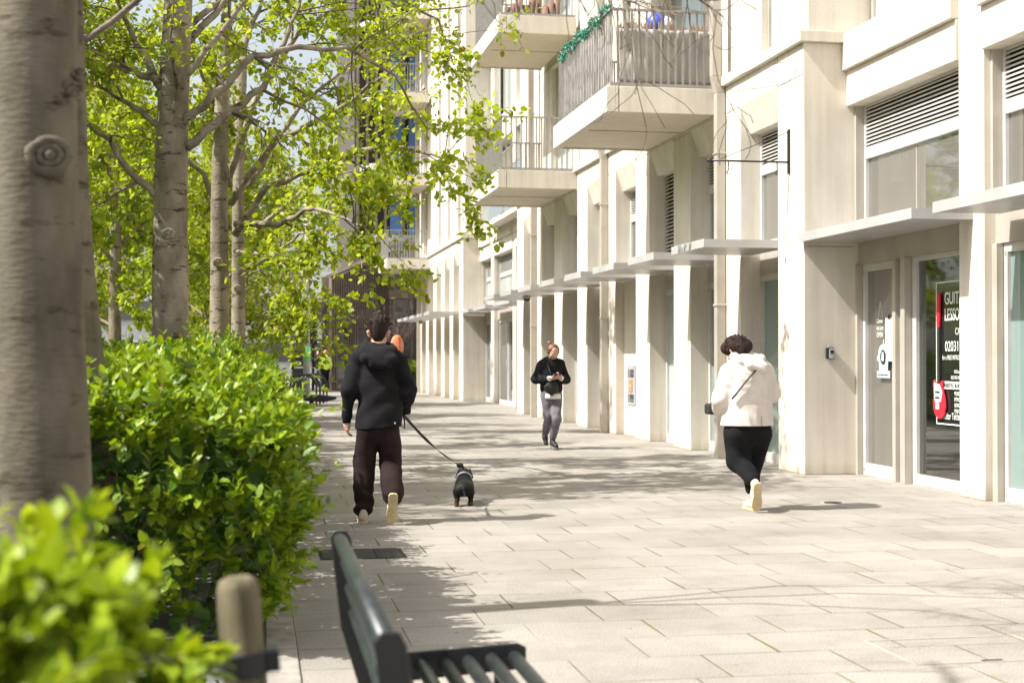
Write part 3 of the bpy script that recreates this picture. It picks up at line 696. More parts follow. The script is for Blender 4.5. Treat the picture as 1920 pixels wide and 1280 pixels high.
# door sticker, notices
g = empty('door_sticker', (7.112, 15.36, 1.16)); tag(g, 'pale blue emblem sticker shaped like a jukebox on the glass door', 'sticker')
pts = [(.13*math.cos(a), .40+.14*math.sin(a)) for a in [math.pi*i/10 for i in range(11)]]
MB().prism([(.13, .4)]+pts[1:-1]+[(-.13, .4), (-.11, .12), (.11, .12)], 'x', -.004, 0).prism([(-.17, -.0), (.17, 0), (.17, .11), (-.17, .11)], 'x', -.004, 0).prism([(-.16, .27), (.16, .27), (.16, .35), (-.16, .35)], 'x', -.007, -.0045).prism([(-.012, .54), (.012, .54), (.004, .62), (-.004, .62)], 'x', -.004, 0).build('emblem', 'pale', g)
o = MB().prism([(.075*math.cos(2*math.pi*i/20), .33+.12*math.sin(2*math.pi*i/20)) for i in range(20)], 'x', -.0115, -.0095).build('inner_roundel', 'inkd', g)
MB().prism([(-.03, .27), (.03, .27), (.02, .41), (-.02, .41)], 'x', -.014, -.012).build('figure', 'pale', g)
text('Guitar Tuition East London', .045, (-.006, .155, .035), 'inkd', g, sx=.55)
bpy.data.objects['door_sticker'].scale = (1, 1, .72)
g = empty('open_notice', (7.112, 15.45, 1.84)); tag(g, 'small handwritten open notice hung by a string inside the glass door', 'notice')
MB().tube([(0, .05, .0), (0, 0, .2), (0, -.06, .02)], .003, 5).build('string', 'ink', g)
text('Come\nwe are\nOPEN', .08, (-.003, .09, -.05), 'ink', g, sx=.8)
g = empty('paper_notice', (7.112, 15.2, 1.35)); tag(g, 'white sheet of paper clipped up inside the glass door', 'notice')
MB().box(-.003, 0, -.11, .11, 0, .5).build('sheet', 'white', g); MB().box(-.008, -.0035, -.03, .03, .48, .53).build('clip', 'inkd', g)
g = empty('paper_notice', (7.192, 15.2, 3.6)); tag(g, 'square sheet of paper stuck behind the upper window glass', 'notice')
MB().box(-.004, 0, -.14, .14, -.2, .12).build('sheet', 'white', g)
g = empty('string_lights', (7.35, 13.4, 2.3)); tag(g, 'string of warm fairy lights hanging inside the shop window', 'lights')
m = MB(); wv = []
r_ = random.Random(11)
for i in range(11):
    p = (r_.uniform(0, .12), .1+.11*i, -.1-.9*abs(math.sin(i*.9))-(.9 if i % 4 == 0 else 0)); wv.append(p); m.ball(p, .014, 8)
m.build('bulb', 'bulb', g, True); MB().tube(wv, .002, 4).build('wire', 'inkd', g)
# pictures and furniture in the shop
g = empty('framed_picture', (9.58, 15.3, 1.6)); tag(g, 'framed picture on the wall inside the shop', 'picture')
MB().box(-.03, 0, -.3, .3, -.4, .4).build('frame', 'inkd', g); MB().box(-.035, -.031, -.25, .25, -.35, .35).build('print', 'pale', g)
g = empty('shop_counter', (9.0, 14.2, 0.01)); tag(g, 'dark counter inside the shop behind the guitar poster', 'counter')
MB().box(-.3, .3, -.7, .7, 0, .9).build('cabinet', 'brick', g, bevel=.01); MB().box(-.34, .34, -.74, .74, .902, .94).build('top', 'inkd', g)
g = empty('blue_window_board', (7.112, 12.0, .1)); tag(g, 'blue board standing behind the glass at the right edge', 'board')
MB().box(-.004, 0, -.3, .3, .2, 1.0).build('panel', 'bluep', g)
# ------------------------------------------------------------------ trees
def rv(r, s=1): return Vector((r.gauss(0, s), r.gauss(0, s), r.gauss(0, s)))
class Tree:
    def __init__(s, seed, leaf=.06, leaf_n=7, twig_leaf=True, minr=.004, dens=1.0, droop=.0):
        s.r = random.Random(seed); s.wood = MB(); s.big = MB(); s.lp = []; s.la = []; s.ln_ = []; s.ll = []; s.leaf = leaf; s.leaf_n = leaf_n; s.tl = twig_leaf; s.dens = dens; s.droop = droop
    def curve(s, pts, rad, mb=None, n=8):
        (mb or s.big).tube(pts, rad, n)
    def leaves(s, p, d, n):
        for _ in range(n):
            a = (d*.4+rv(s.r, .8)); a.z -= .25
            s.lp.append(p+rv(s.r, .035)); s.la.append(a); nn = rv(s.r, .45)+Vector((-.3, 0, 1)); s.ln_.append(nn); s.ll.append(s.leaf*s.r.uniform(.55, 1.2))
    def branch(s, p, d, length, rad, lev, target=None):
        r = s.r; nseg = max(3, int(length/.22)) if lev < 3 else 5
        pts = [p.copy()]; rr = [rad]; d = d.normalized()
        for i in range(nseg):
            d = (d+rv(r, .13 if lev < 2 else .22)+Vector((0, 0, .05-.05*lev-s.droop*lev))).normalized()
            p = p+d*(length/nseg); pts.append(p.copy()); rr.append(max(.0022, rad*(1-(i+1)/nseg*.75)))
        s.curve(pts, rr, s.big if lev <= 1 else s.wood, 7 if lev <= 1 else 4)
        s.kids(pts, rr, lev)
        return pts, rr
    def kids(s, pts, rr, lev, skip=.15, count=None):
        r = s.r; total = sum((pts[i+1]-pts[i]).length for i in range(len(pts)-1))
        if lev >= 3:
            if s.tl:
                for i in range(1, len(pts)):
                    s.leaves(pts[i], (pts[i]-pts[i-1]).normalized(), max(1, int(s.leaf_n*s.dens*r.uniform(.4, 1.4))))
            return
        n = count if count is not None else {0: 9, 1: int(3+total*3.0), 2: int(3+total*6)}[lev]
        for _ in range(n):
            t = r.uniform(skip, 1)*(len(pts)-1); i = min(int(t), len(pts)-2); q = pts[i].lerp(pts[i+1], t-i); d0 = (pts[i+1]-pts[i]).normalized()
            side = d0.cross(rv(r)).normalized(); nd = d0*r.uniform(.35, .8)+side*r.uniform(.6, 1)
            ln = {0: 2.2, 1: 1.0, 2: .42}[lev]*r.uniform(.5, 1.15)
            s.branch(q, nd, ln, rr[i]*.5 if lev else rr[i]*.38, lev+1)
    def finish(s, loc, label, group=None, bark='bark', leafm='leaf', cat='tree', knots=()):
        root = empty('tree', loc); tag(root, label, cat, group)
        t = s.big.build('trunk', bark, root, True); s.wood.build('branches', 'barkd', root, True)
        if s.lp: link('crown', leaf_mesh('crown', [tuple(v) for v in s.lp], [tuple(v) for v in s.la], [tuple(v) for v in s.ln_], s.ll, 1.35), leafm, root)
        return root
def trunk_pts(h, r0, r1, lean=(0, 0), wob=.02, n=24, r=None):
    pts = []; rr = []
    for i in range(n+1):
        t = i/n; z = h*t
        pts.append(Vector((lean[0]*t+wob*math.sin(t*7+lean[1]*9), lean[1]*t+wob*math.cos(t*5), z-.02))); rr.append(r0+(r1-r0)*t+(.05*math.exp(-z*6)))
    return pts, rr
def knot(mb, c, out, R, r):
    out = Vector(out).normalized(); u = out.cross(Vector((0, 0, 1))).normalized(); w = u.cross(out)
    for rr_, th, off in ((R, r, 0), (R*.55, r*.8, r*.4)):
        n = 22; pts = [Vector(c)+(u*math.cos(2*math.pi*i/n)+w*math.sin(2*math.pi*i/n)*.85)*rr_*(1+.07*math.sin(i*2*math.pi*2/n+R*50)+.04*math.sin(i*2*math.pi*5/n))+out*off*.5 for i in range(n)]; pts.append(pts[0])
        mb.tube(pts, [th*(1+.12*math.sin(i*1.9)) for i in range(n)]+[th], 7, False)
    mb.ball(tuple(Vector(c)+out*r*.3), R*.35, 8)

GR = 'street trees growing out of the planting bed'
# nearest trunk (blurred), only its lowest bare limbs reach the picture
o = Vector((-.72, 5.0, 0))
T = Tree(1); tp, tr = trunk_pts(3.7, .172, .14, (-.02, .05))
T.curve(tp, tr, n=24)
SC = MB()
for i in range(220):
    a = T.r.uniform(0, 6.28); SC.ball((-.012+.143*math.cos(a), .03+.143*math.sin(a), 2.31+.05*math.sin(a*2+1)+T.r.gauss(0, .016)), T.r.uniform(.010, .019), 7, (1, 1, .6))
knot(SC, (.050, -.140, 2.06), (.35, -1, .1), .062, .017)
T.branch(Vector((-.0, 0, 3.4)), Vector((-.9, .3, .8)), 2.0, .06, 2); T.branch(Vector((-.0, 0, 3.6)), Vector((-.7, -.6, .7)), 2.0, .06, 2)
T.lp = []; tt_ = T.finish(o, 'thick blurred grey trunk nearest the camera with a round branch scar', GR, 'barkg'); SC.build('branch_scar', 'scar', tt_, True)
# second trunk, leaning left, carries bare twigs over the plaza
o = Vector((-.80, 7.5, 0))
T = Tree(2, leaf_n=0, twig_leaf=False); tp, tr = trunk_pts(3.3, .15, .10, (-.2, .05))
T.curve(tp, tr, n=20)
for pts_ in ([(-.1, 0, 3.0), (.6, -.2, 3.5), (1.3, -.6, 3.65), (1.95, -1.1, 3.35), (2.5, -1.4, 2.95)], [(-.1, 0, 3.2), (.9, 0, 3.9), (1.9, -.4, 3.9), (2.6, -.6, 3.45), (3.1, -.7, 3.1)], [(-.1, 0, 3.3), (.5, .3, 4.0), (1.3, .1, 4.2), (2.1, -.1, 3.85), (2.75, -.3, 3.25)]):
    q = [Vector(a) for a in pts_]; fine = []
    for i in range(len(q)-1):
        for j in range(4): fine.append(q[i].lerp(q[i+1], j/4)+rv(T.r, .015))
    fine.append(q[-1]); rr = [.017*(1-.8*i/(len(fine)-1)) for i in range(len(fine))]
    T.curve(fine, rr, T.wood, 6); T.kids(fine[6:], rr[6:], 1, .1, 5); T.kids(fine[7:], [max(.008, a) for a in rr[7:]], 2, .1, 40)
T.finish(o, 'second grey trunk from the camera, leaning left, with bare brown twigs reaching over the plaza', GR, 'barkg')
# hero tree: limbs placed as seen
def hero(seed, x, y, limbs, h, r0, r1, lean, label, dens=1, leaf=.06, kidn=7, extra=3):
    T = Tree(seed, leaf=leaf, leaf_n=6, dens=dens, droop=.01); tp, tr = trunk_pts(h, r0, r1, lean); T.curve(tp, tr, n=18)
    for L_, rad in limbs:
        q = [Vector(a)-Vector((x, y, 0)) for a in L_]; fine = []
        for i in range(len(q)-1):
            for j in range(4): fine.append(q[i].lerp(q[i+1], j/4)+rv(T.r, .012))
        fine.append(q[-1]); rr = [rad*(1-.8*i/(len(fine)-1)) for i in range(len(fine))]
        T.curve(fine, rr, T.big, 8); T.kids(fine[2:], rr[2:], 1, .05, kidn)
    knot(T.big, (.03, -r0*.93, 2.58), (.1, -1, 0), .05, .016)
    for _ in range(extra):
        i = T.r.randint(len(tp)//2, len(tp)-1); a = T.r.uniform(0, 6.28); T.branch(tp[i], Vector((math.cos(a)*.8, math.sin(a)*.8, .9)), 1.9, .04, 1)
    T.branch(tp[-1], Vector((0, 0, 1)), 1.6, r1*.8, 1)
    return T.finish(Vector((x, y, 0)), label, GR, 'bark')
d = 13.8; y3 = 14.2
limbs = [([P(300, 375, d), P(250, 330, d-.1), P(205, 262, d-.2), P(120, 190, d-.4), P(60, 60, d-.5)], .045),
         ([P(335, 235, d), P(400, 180, d-.05), P(475, 105, d), P(560, 88, d+.2), P(650, 90, d+.5), P(740, 140, d+1), P(800, 240, d+1.6)], .045),
         ([P(350, 275, d), P(420, 220, d+.2), P(490, 165, d+.4), P(530, 80, d+.5), P(560, 10, d+.7), P(590, -90, d+1)], .05),
         ([P(310, 240, d), P(345, 150, d-.2), P(430, 30, d-.1), P(520, -60, d+.3), P(640, -110, d+.9)], .04),
         ([P(300, 165, d), P(255, 80, d-.1), P(205, -20, d-.2)], .05),
         ([P(300, 240, d), P(250, 200, d+.1), P(200, 170, d+.2), P(100, 140, d+.3)], .035),
         ([P(300, 150, d), P(230, 130, d-.1), P(190, 115, d-.2), P(80, 40, d-.2)], .04),
         ([P(330, 100, d+.1), P(420, 0, d+.5), P(560, -60, d+1.5), P(700, -40, d+2.5), P(820, 40, d+3.2), P(850, 120, d+3.5)], .04),
         ([P(340, 60, d+.1), P(480, -60, d+.8), P(640, -50, d+1.6), P(760, 20, d+2.2), P(880, 10, d+2.8)], .035)]
hero(3, -.86, y3, limbs, 5.3, .205, .13, (.1, .05), 'pale mottled tree third from the camera with low spreading limbs and a knot', dens=.42, leaf=.075, kidn=6, extra=0)
d = 18.5
limbs = [([P(440, 440, d), P(500, 350, d-.3), P(620, 300, d-1), P(730, 270, d-2), P(790, 285, d-2.5), P(850, 300, d-2.8)], .05),
         ([P(440, 420, d), P(520, 420, d-.5), P(590, 390, d-1.5), P(650, 410, d-2.3), P(710, 440, d-2.8)], .045),
         ([P(430, 380, d), P(520, 260, d-.5), P(630, 210, d-1), P(720, 140, d-1.5), P(800, 80, d-2)], .05),
         ([P(430, 330, d), P(470, 200, d), P(560, 60, d), P(680, -20, d-.5), P(800, -60, d-1)], .05),
         ([P(430, 430, d), P(380, 330, d), P(300, 250, d), P(200, 230, d)], .045),
         ([P(430, 350, d), P(400, 200, d-.5), P(340, 60, d-1)], .045),
         ([P(440, 470, d), P(500, 480, d-1), P(550, 510, d-1.5), P(590, 530, d-1.8)], .03)]
hero(4, -.50, 18.2, limbs, 5.6, .145, .08, (.1, 0), 'pale slender trunk fourth along the bed with long leafy boughs over the path', dens=.72, leaf=.092, kidn=9, extra=0)
d = 25
limbs = [([P(470, 440, d), P(540, 380, d-1), P(600, 330, d-3), P(660, 320, d-4)], .05),
         ([P(465, 500, d), P(510, 480, d-1), P(560, 440, d-2), P(610, 430, d-3)], .05),
         ([P(465, 350, d), P(560, 200, d), P(650, 120, d), P(720, 60, d)], .05),
         ([P(460, 300, d), P(420, 200, d), P(350, 100, d)], .05)]
hero(5, -.35, 25, limbs, 6.6, .14, .08, (.1, 0), 'slim leafy tree fifth along the bed behind the branches of its neighbour', dens=.8, leaf=.095, kidn=8, extra=1)
# generic leafy trees further along and a second row
def generic(seed, h, dens, leaf, n=16, lim=2.1):
    T = Tree(seed, leaf=leaf, leaf_n=6, dens=dens, droop=.01); tp, tr = trunk_pts(h, .13, .06, (.1, .05)); T.curve(tp, tr, n=12)
    for i in range(n):
        t = .28+.7*i/n; k = int(t*(len(tp)-1)); a = i*2.4+T.r.uniform(-.4, .4); T.branch(tp[k], Vector((math.cos(a), math.sin(a), .55+t*.4)), lim*(1.15-t*.5)*T.r.uniform(.8, 1.15), .035, 1)
    return T
def copy_tree(root, loc, rz, sc, label, group=None):
    r = root.copy(); COL.objects.link(r); r.location = loc; r.rotation_euler.z = rz; r.scale = (sc, sc, sc); r['label'] = label
    if group: r['group'] = group
    for c in list(root.children):
        k = c.copy(); COL.objects.link(k); k.parent = r
    return r
ga = generic(21, 7.0, .65, .10, 14).finish((-.9, 33, 0), 'leafy tree sixth along the planting bed', GR)
gb_ = generic(22, 7.5, .7, .11, 17, 2.4).finish((-.6, 41, 0), 'leafy tree at the far end of the planting bed before the bike stands', GR)
spots = [(ga, -3.1, 14.5, 1, 1.0, 'leafy tree left of the bed just behind the mottled trunk'), (gb_, -4.8, 21, 2, 1.05, 'tall leafy tree left of the bed in the middle distance'),
         (ga, -2.6, 28, 3, 1.1, 'leafy tree on the lawn left of the slim fifth trunk'), (gb_, -6.0, 30, .5, 1.1, 'tall leafy tree deep in the lawn on the left'),
         (ga, -3.6, 38, 4, 1.2, 'leafy tree on the lawn near the street crossing'), (gb_, -5.5, 46, 5, 1.2, 'broad leafy tree at the end of the lawn'),
         (ga, -1.2, 50, 1.7, 1.1, 'leafy street tree beside the far grey lamp column'), (gb_, -2.5, 58, 2.6, 1.1, 'last street tree before the white building'),
         (gb_, -8.5, 40, 1.2, 1.3, 'large leafy tree at the left of the lawn'), (ga, -5.2, 12.5, 2.2, 1.0, 'leafy tree at the left edge behind the trunks'), (ga, -.6, 72, 3.3, 1.0, 'pale leafy tree by the white building across the street')]
for src, x, y, rz, sc, lab in spots: copy_tree(src, (x, y, 0), rz, sc, lab, 'leafy trees on the lawn behind the bed')
# bare shrubby tree by the dark building
T = Tree(31, leaf_n=0, twig_leaf=False); tp, tr = trunk_pts(2.2, .05, .03, (.1, 0)); T.curve(tp, tr, n=8)
for i in range(13): T.branch(tp[6+i], Vector((math.cos(i*2.4)*.8, math.sin(i*2.4)*.8, .9)), 2.0, .02, 1)
rt = T.finish((5.7, 59, .4), 'leafless reddish tree standing against the dark building', None, 'twig'); 
for c in rt.children: c.data.materials[0] = MT['twig']
for c in rt.children: c.data.materials[0] = MT['twig']
g = empty('planter', (5.9, 58.4, 0)); tag(g, 'black planter box with a green shrub at the end of the pale facade', 'planter')
MB().box(-.7, .7, -.3, .3, 0, .75).build('box', 'black', g, bevel=.02)
rr_ = random.Random(5); n = 900
pp = [(rr_.uniform(-.65, .65), rr_.uniform(-.3, .3), .75+rr_.random()**2*.5) for _ in range(n)]
link('shrub', leaf_mesh('shrub', pp, [[rr_.gauss(0, 1) for _ in range(3)] for _ in pp], [[rr_.gauss(0, .5), rr_.gauss(0, .5), 1] for _ in pp], [.1]*n), 'leafh', g)

# ------------------------------------------------------------------ hedges
def hedge(name, x0, x1, y0, y1, h, seed, label, shoots, inner, leaf=.05, mat='leafh', imat='leafd', shoot_len=.22, bottom=.15, group=None, hf=None):
    """shoots with paired leaves over a bulging mass, inner leaves coloured darker to paint in the interior shade, plus stems"""
    r = np.random.RandomState(seed); root = empty(name, ((x0+x1)/2, (y0+y1)/2, 0)); tag(root, label, 'hedge', group)
    cx, cy = root.location.x, root.location.y
    def top(x, y):
        nz = np.array([noise.noise(Vector((a*1.3+seed, b*1.1, 0))) for a, b in zip(x, y)]); hh = h+nz*.14
        if hf: hh = hh*hf(x, y)
        return hh
    # surface samples
    LX, LY = x1-x0, y1-y0; ar = np.array([LX*LY, h*LY, h*LX*1.0, h*LY*.3]); ar = ar/ar.sum()
    face = r.choice(4, shoots, p=ar); u = r.rand(shoots); v = r.rand(shoots)
    p = np.zeros((shoots, 3)); nrm = np.zeros((shoots, 3))
    for f in range(4):
        k = face == f; a, b = u[k], v[k]
        if f == 0: x = x0+LX*a; y = y0+LY*b; z = top(x, y); nn = (0, 0, 1)
        elif f == 1: y = y0+LY*a; x = np.full_like(a, x1); z = bottom+(h-bottom)*b; nn = (1, 0, .25)
        elif f == 2: x = x0+LX*a; y = np.full_like(a, y0); z = bottom+(h-bottom)*b**.7; nn = (0, -1, .3)
        else: y = y0+LY*a; x = np.full_like(a, x0); z = bottom+(h-bottom)*b; nn = (-1, 0, .3)
        p[k] = np.stack([x, y, z], 1); nrm[k] = nn
    # round the profile: pull in the sides at the foot, round the upper edge
    t = np.clip(p[:, 2]/h, 0, 1.2); side = (face > 0)
    pull = np.where(side, .22*(1-np.clip(t*2.2, 0, 1))+.22*np.clip(t-.75, 0, 1)*1.8, 0)
    bul = np.array([noise.noise(Vector((a*1.1, b*1.1, c*1.4+seed*3))) for a, b, c in p])*.16
    p += nrm*(bul-pull)[:, None]
    edge = np.clip(1-(x1-p[:, 0])/.35, 0, 1)*(face == 0); p[:, 2] -= edge**2*.25*h
    gap = np.array([noise.noise(Vector((a*2.2+seed, b*2.2, c*2.6))) for a, b, c in p]); kp = ~((face > 0) & (gap < -.12+.22*(1-t)) & (r.rand(shoots) < .8)); p, nrm, face = p[kp], nrm[kp], face[kp]; shoots = len(p)
    d = nrm+r.randn(shoots, 3)*.5; d[:, 2] += .55; d /= np.linalg.norm(d, axis=1, keepdims=True)
    ln = shoot_len*r.uniform(.3, 1.25, shoots); ln = np.where(r.rand(shoots) < .04, ln*1.7, ln)
    pos = []; ax = []; nr = []; ll = []; st = MB(); nl = 9
    start = p-d*(ln*.4)[:, None]
    for j in range(nl):
        tt = (j+.6)/nl; q = start+d*(ln*tt)[:, None]
        a = r.randn(shoots, 3)*.55; a -= d*(a*d).sum(1, keepdims=True); a += d*(.35+.6*tt)
        for sg in (1, -1):
            am = a.copy(); am -= 2*(0 if sg > 0 else 1)*(a-d*(a*d).sum(1, keepdims=True))
            pos.append(q); ax.append(am); nr.append(d*.8+r.randn(shoots, 3)*.3+np.array([-.25, 0, .5])); ll.append(leaf*(.45+.9*r.beta(1.6, 2, shoots))*(1.1-.4*tt))
    pos = np.concatenate(pos); keep = pos[:, 2] > .03
    off = np.array([cx, cy, 0])
    me = leaf_mesh('foliage', (pos-off)[keep], np.concatenate(ax)[keep], np.concatenate(nr)[keep], np.concatenate(ll)[keep]); link('foliage', me, mat, root)
    q = np.stack([x0+.05+(LX-.1)*r.rand(inner), y0+.05+(LY-.1)*r.rand(inner), bottom*.8+(h-bottom-.12)*r.rand(inner)], 1)
    ins = np.clip(.22*(1-np.clip(q[:, 2]/h*2.2, 0, 1)), 0, 1); q[:, 0] = np.minimum(q[:, 0], x1-ins-.05)
    if hf: q[:, 2] *= hf(q[:, 0], q[:, 1])
    ek = np.clip(1-(x1-q[:, 0])/.35, 0, 1); q[:, 2] *= 1-.25*ek**2
    a = r.randn(inner, 3); nn = r.randn(inner, 3)*.6+np.array([0, 0, 1])
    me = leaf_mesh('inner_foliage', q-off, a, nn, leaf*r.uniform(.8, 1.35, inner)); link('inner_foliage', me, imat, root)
    idx = r.choice(shoots, min(shoots, 500), replace=False)
    for i in idx: st.tube([Vector(start[i]-off), Vector(start[i]+d[i]*ln[i]-off)], [.003, .0015], 4, False)
    for i in range(int(LY*9)):
        bx, by = r.uniform(x0+.3, x1-.35), r.uniform(y0+.2, y1-.2); w = Vector((bx-cx, by-cy, -.02)); pts = [w]
        for j in range(4): w = w+Vector((r.randn()*.07, r.randn()*.07, h*.22)); pts.append(w)
        st.tube(pts, [.016, .013, .01, .007, .004], 5)
    st.build('stems', 'barkd', root); return root
HG = 'clipped hedge runs in the planting bed'
hedge('hedge', -2.6, .13, 6.7, 11.6, 1.17, 3, 'dense bright green hedge nearest the trunks, spilling over the kerb', 2500, 9000, leaf=.088, shoot_len=.34, group=HG)
hedge('hedge', -2.6, .05, 11.7, 20, 1.33, 4, 'middle run of the green hedge around the mottled trunk', 3000, 11000, leaf=.085, shoot_len=.3, group=HG)
hedge('hedge', -2.4, .05, 20.2, 40, 1.3, 5, 'distant run of the green hedge toward the bike stands', 3800, 12000, leaf=.09, shoot_len=.3, group=HG)
hedge('shrub', -1.6, -.14, 1.85, 2.75, 1.15, 6, 'blurred yellow green shrub filling the near left corner', 700, 2200, leaf=.075, mat='leaff', imat='leafh', shoot_len=.15, hf=lambda x, y: 1-.16*np.clip((x+.45)/.35, 0, 1))
n = 2500; rs = np.random.RandomState(9)
pp = np.stack([rs.uniform(-3, .02, n), rs.uniform(1, 8, n), rs.uniform(-.02, .05, n)], 1)
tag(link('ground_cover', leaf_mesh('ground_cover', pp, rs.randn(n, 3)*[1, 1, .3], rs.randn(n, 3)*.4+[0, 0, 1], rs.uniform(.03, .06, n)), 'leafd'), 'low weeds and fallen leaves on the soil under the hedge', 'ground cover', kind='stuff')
# stake
g = empty('timber_stake', (.035, 3.05, 0)); tag(g, 'round weathered timber tree stake with a black rubber strap behind the bench', 'stake')
n = 24; prof = [(0, .046), (.2, .046), (.86, .0455), (.915, .044), (.935, .038), (.942, .025)]
MB().tube([(0, 0, z) for z, r in prof], [r for z, r in prof], n).build('post', 'wood', g, True)
MB().tube([(0, 0, .735), (0, 0, .785)], [.052, .052], n).box(.045, .075, -.02, .02, .738, .782).build('strap', 'black', g, bevel=.003)

g.rotation_euler.y = math.radians(-4.5)
# ------------------------------------------------------------------ bench
g = empty('bench', (.28, 3.0, 0)); tag(g, 'dark green metal bench with tubular slats seen from behind at the bottom', 'bench')
LB = 1.78
def endplate(y, name):
    m = MB()
    m.prism([(-.035, .80), (-.02, .82), (.02, .82), (.035, .79), (.085, .40), (.60, .425), (.63, .41), (.63, .36), (.60, .335), (.06, .30), (.0, .50)], 'y', y, y+.014)
    m.prism([(.06, .0), (.11, .0), (.11, .31), (.06, .31)], 'y', y-.01, y+.024); m.prism([(.52, 0), (.57, 0), (.57, .345), (.52, .345)], 'y', y-.01, y+.024)
    return m.build('end_frame', 'black', g, bevel=.004)
for yy in (0, LB): endplate(yy, '')
for xx, zz, r in ((-.003, .79, .023),): MB().tube([(xx, .0145, zz), (xx, LB-.001, zz)], r, 16, sq=1.0).build('top_rail', 'bench', g, True)
for i in range(3):
    MB().tube([(.012+i*.014, .014, .715-i*.085), (.012+i*.014, LB, .715-i*.085)], .016, 12).build('back_slat', 'bench', g, True)
for i in range(7): MB().tube([(.115+i*.079, .014, .352+i*.0042), (.115+i*.079, LB, .352+i*.0042)], .024, 14).build('seat_slat', 'bench', g, True)

# ------------------------------------------------------------------ background buildings and street
db = empty('dark_building', (0, 0, 0)); tag(db, 'dark bronze clad building with vertical fins and curved balcony edges beyond the pale facade', 'building')
A = Vector((2.95, 59.2, 0)); Bq = Vector((5.6, 61.5, 0)); C2 = Vector((12, 61.0, 0))
def wallq(name, a, b, z0a, z1a, z1b, mat, th=.4):
    d_ = (b-a).normalized(); n_ = Vector((-d_.y, d_.x, 0))*th
    vs = [a+Vector((0, 0, z0a)), b+Vector((0, 0, z0a)), b+Vector((0, 0, z1b)), a+Vector((0, 0, z1a))]; vs += [v+n_ for v in vs]
    return MB().add(vs, [(0, 1, 2, 3), (7, 6, 5, 4), (0, 4, 5, 1), (1, 5, 6, 2), (2, 6, 7, 3), (3, 7, 4, 0)]).build(name, mat, db)
wallq('wall', A, Bq, 0, 4.7, 6.0, 'brown'); wallq('glass_front', Bq, C2, 0, 6.4, 6.4, 'gld')
f = MB(); nn = 26
for i in range(nn):
    t = (i+.3)/nn; q = A.lerp(Bq, t); dz = 2.6 if (3 <= i <= 6 or 12 <= i <= 16) else 0; zt = 4.7+1.3*t; d_ = (Bq-A).normalized(); n_ = Vector((d_.y, -d_.x, 0))
    w = d_*.035; a = q+n_*.16
    f.add([a-w+Vector((0,0,dz)), a+w+Vector((0,0,dz)), q+w+Vector((0,0,dz)), q-w+Vector((0,0,dz)), a-w+Vector((0,0,zt)), a+w+Vector((0,0,zt)), q+w+Vector((0,0,zt)), q-w+Vector((0,0,zt))], [(0,3,2,1),(4,5,6,7),(0,1,5,4),(1,2,6,5),(2,3,7,6),(3,0,4,7)])
f.build('fin', 'brownl', db)
d_ = (Bq-A).normalized(); n_ = Vector((d_.y, -d_.x, 0))
for t0, t1 in ((.13, .26), (.47, .63)):
    a = A.lerp(Bq, t0)+n_*.03; b = A.lerp(Bq, t1)+n_*.03
    MB().add([a, b, b+Vector((0,0,2.55)), a+Vector((0,0,2.55)), a+n_*.03, b+n_*.03, b+n_*.03+Vector((0,0,2.55)), a+n_*.03+Vector((0,0,2.55))], [(3,2,1,0),(4,5,6,7),(0,1,5,4),(1,2,6,5),(2,3,7,6),(3,0,4,7)]).build('door', 'gld', db)
cpt = [A+n_*.35+Vector((-.2, -.1, 4.72)), Bq+n_*.35+Vector((0, 0, 6.02))]
MB().tube(cpt, .09, 4).build('parapet_edge', 'brownl', db)
mm = MB()
for i in range(6): mm.box(5.75+i*.75, 5.85+i*.75, 60.8, 61.1, 0, 6.4)
mm.box(5.6, 12, 60.85, 61.2, 3.9, 4.2); mm.build('mullion', 'brownl', db)
# tower above with curved balcony bands and blue windows
twx0 = P(662, 600, 66).x; tw = MB()
tw.box(twx0, 18, 65.5, 80, 5.9, 32); tw.build('tower', 'brown', db)
f = MB()
for i in range(30): f.box(twx0+.1+i*.42, twx0+.2+i*.42, 65.2, 65.5, 5.9, 32)
f.build('tower_fin', 'brownl', db)
for fl in range(7):
    z = 6.6+fl*3.25; pts = [(twx0-.1+.4*0, 65.0)]
    arc = [(twx0+.2+1.8*(1-math.cos(a)), 65.3-1.5*math.sin(a)) for a in [i*math.pi/16 for i in range(9)]]
    MB().prism(arc+[(13, 63.8), (13, 65.3)], 'z', z, z+.28).build('balcony_band', 'alu', db)
    wm = MB()
    for i in range(6): wm.box(6.6+i*.9, 7.15+i*.9, 65.1, 65.19, z+.4, z+2.7)
    for i in range(4): MB().box(P(740, 0, 65).x-.2+i*.85, P(740, 0, 65).x+.35+i*.85, 65.02, 65.1, z+.4, z+2.7).build('window', 'blue' if i < 3 else 'gld', db)
# street furniture far left
def pole(name, px, d, h, r, mat, label, cat): 
    q = P(px, 669, d); gg = empty(name, (q.x, q.y, 0)); tag(gg, label, cat); MB().tube([(0, 0, 0), (0, 0, h)], [r, r*.8], 12).build('column', mat, gg, True); return gg
g = pole('lamp_column', 575, 47, 7.5, .11, 'alu', 'grey lamp column with a pale green band near the bike stands', 'street lamp')
MB().tube([(0, 0, 1.25), (0, 0, 1.75)], .125, 14).build('band', 'green', g, True); MB().box(-.1, .9, -.1, .1, 7.4, 7.52).build('lamp_head', 'alu', g, bevel=.02)
g = pole('traffic_light', 587, 60, 3.4, .06, 'black', 'black traffic signal on its pole at the far crossing', 'traffic light')
MB().box(-.16, .16, -.16, .1, 1.9, 2.9).build("signal_head", "black", g, bevel=.03)
for z_ in (2.1, 2.4, 2.7): MB().tube([(0, -.17, z_), (0, -.2, z_)], .09, 12).build('lens', 'dark', g)
g = empty('information_totem', tuple(P(560, 669, 50).xy)+(0,)); tag(g, 'black street information post with a yellow top by the far lamp column', 'signpost')
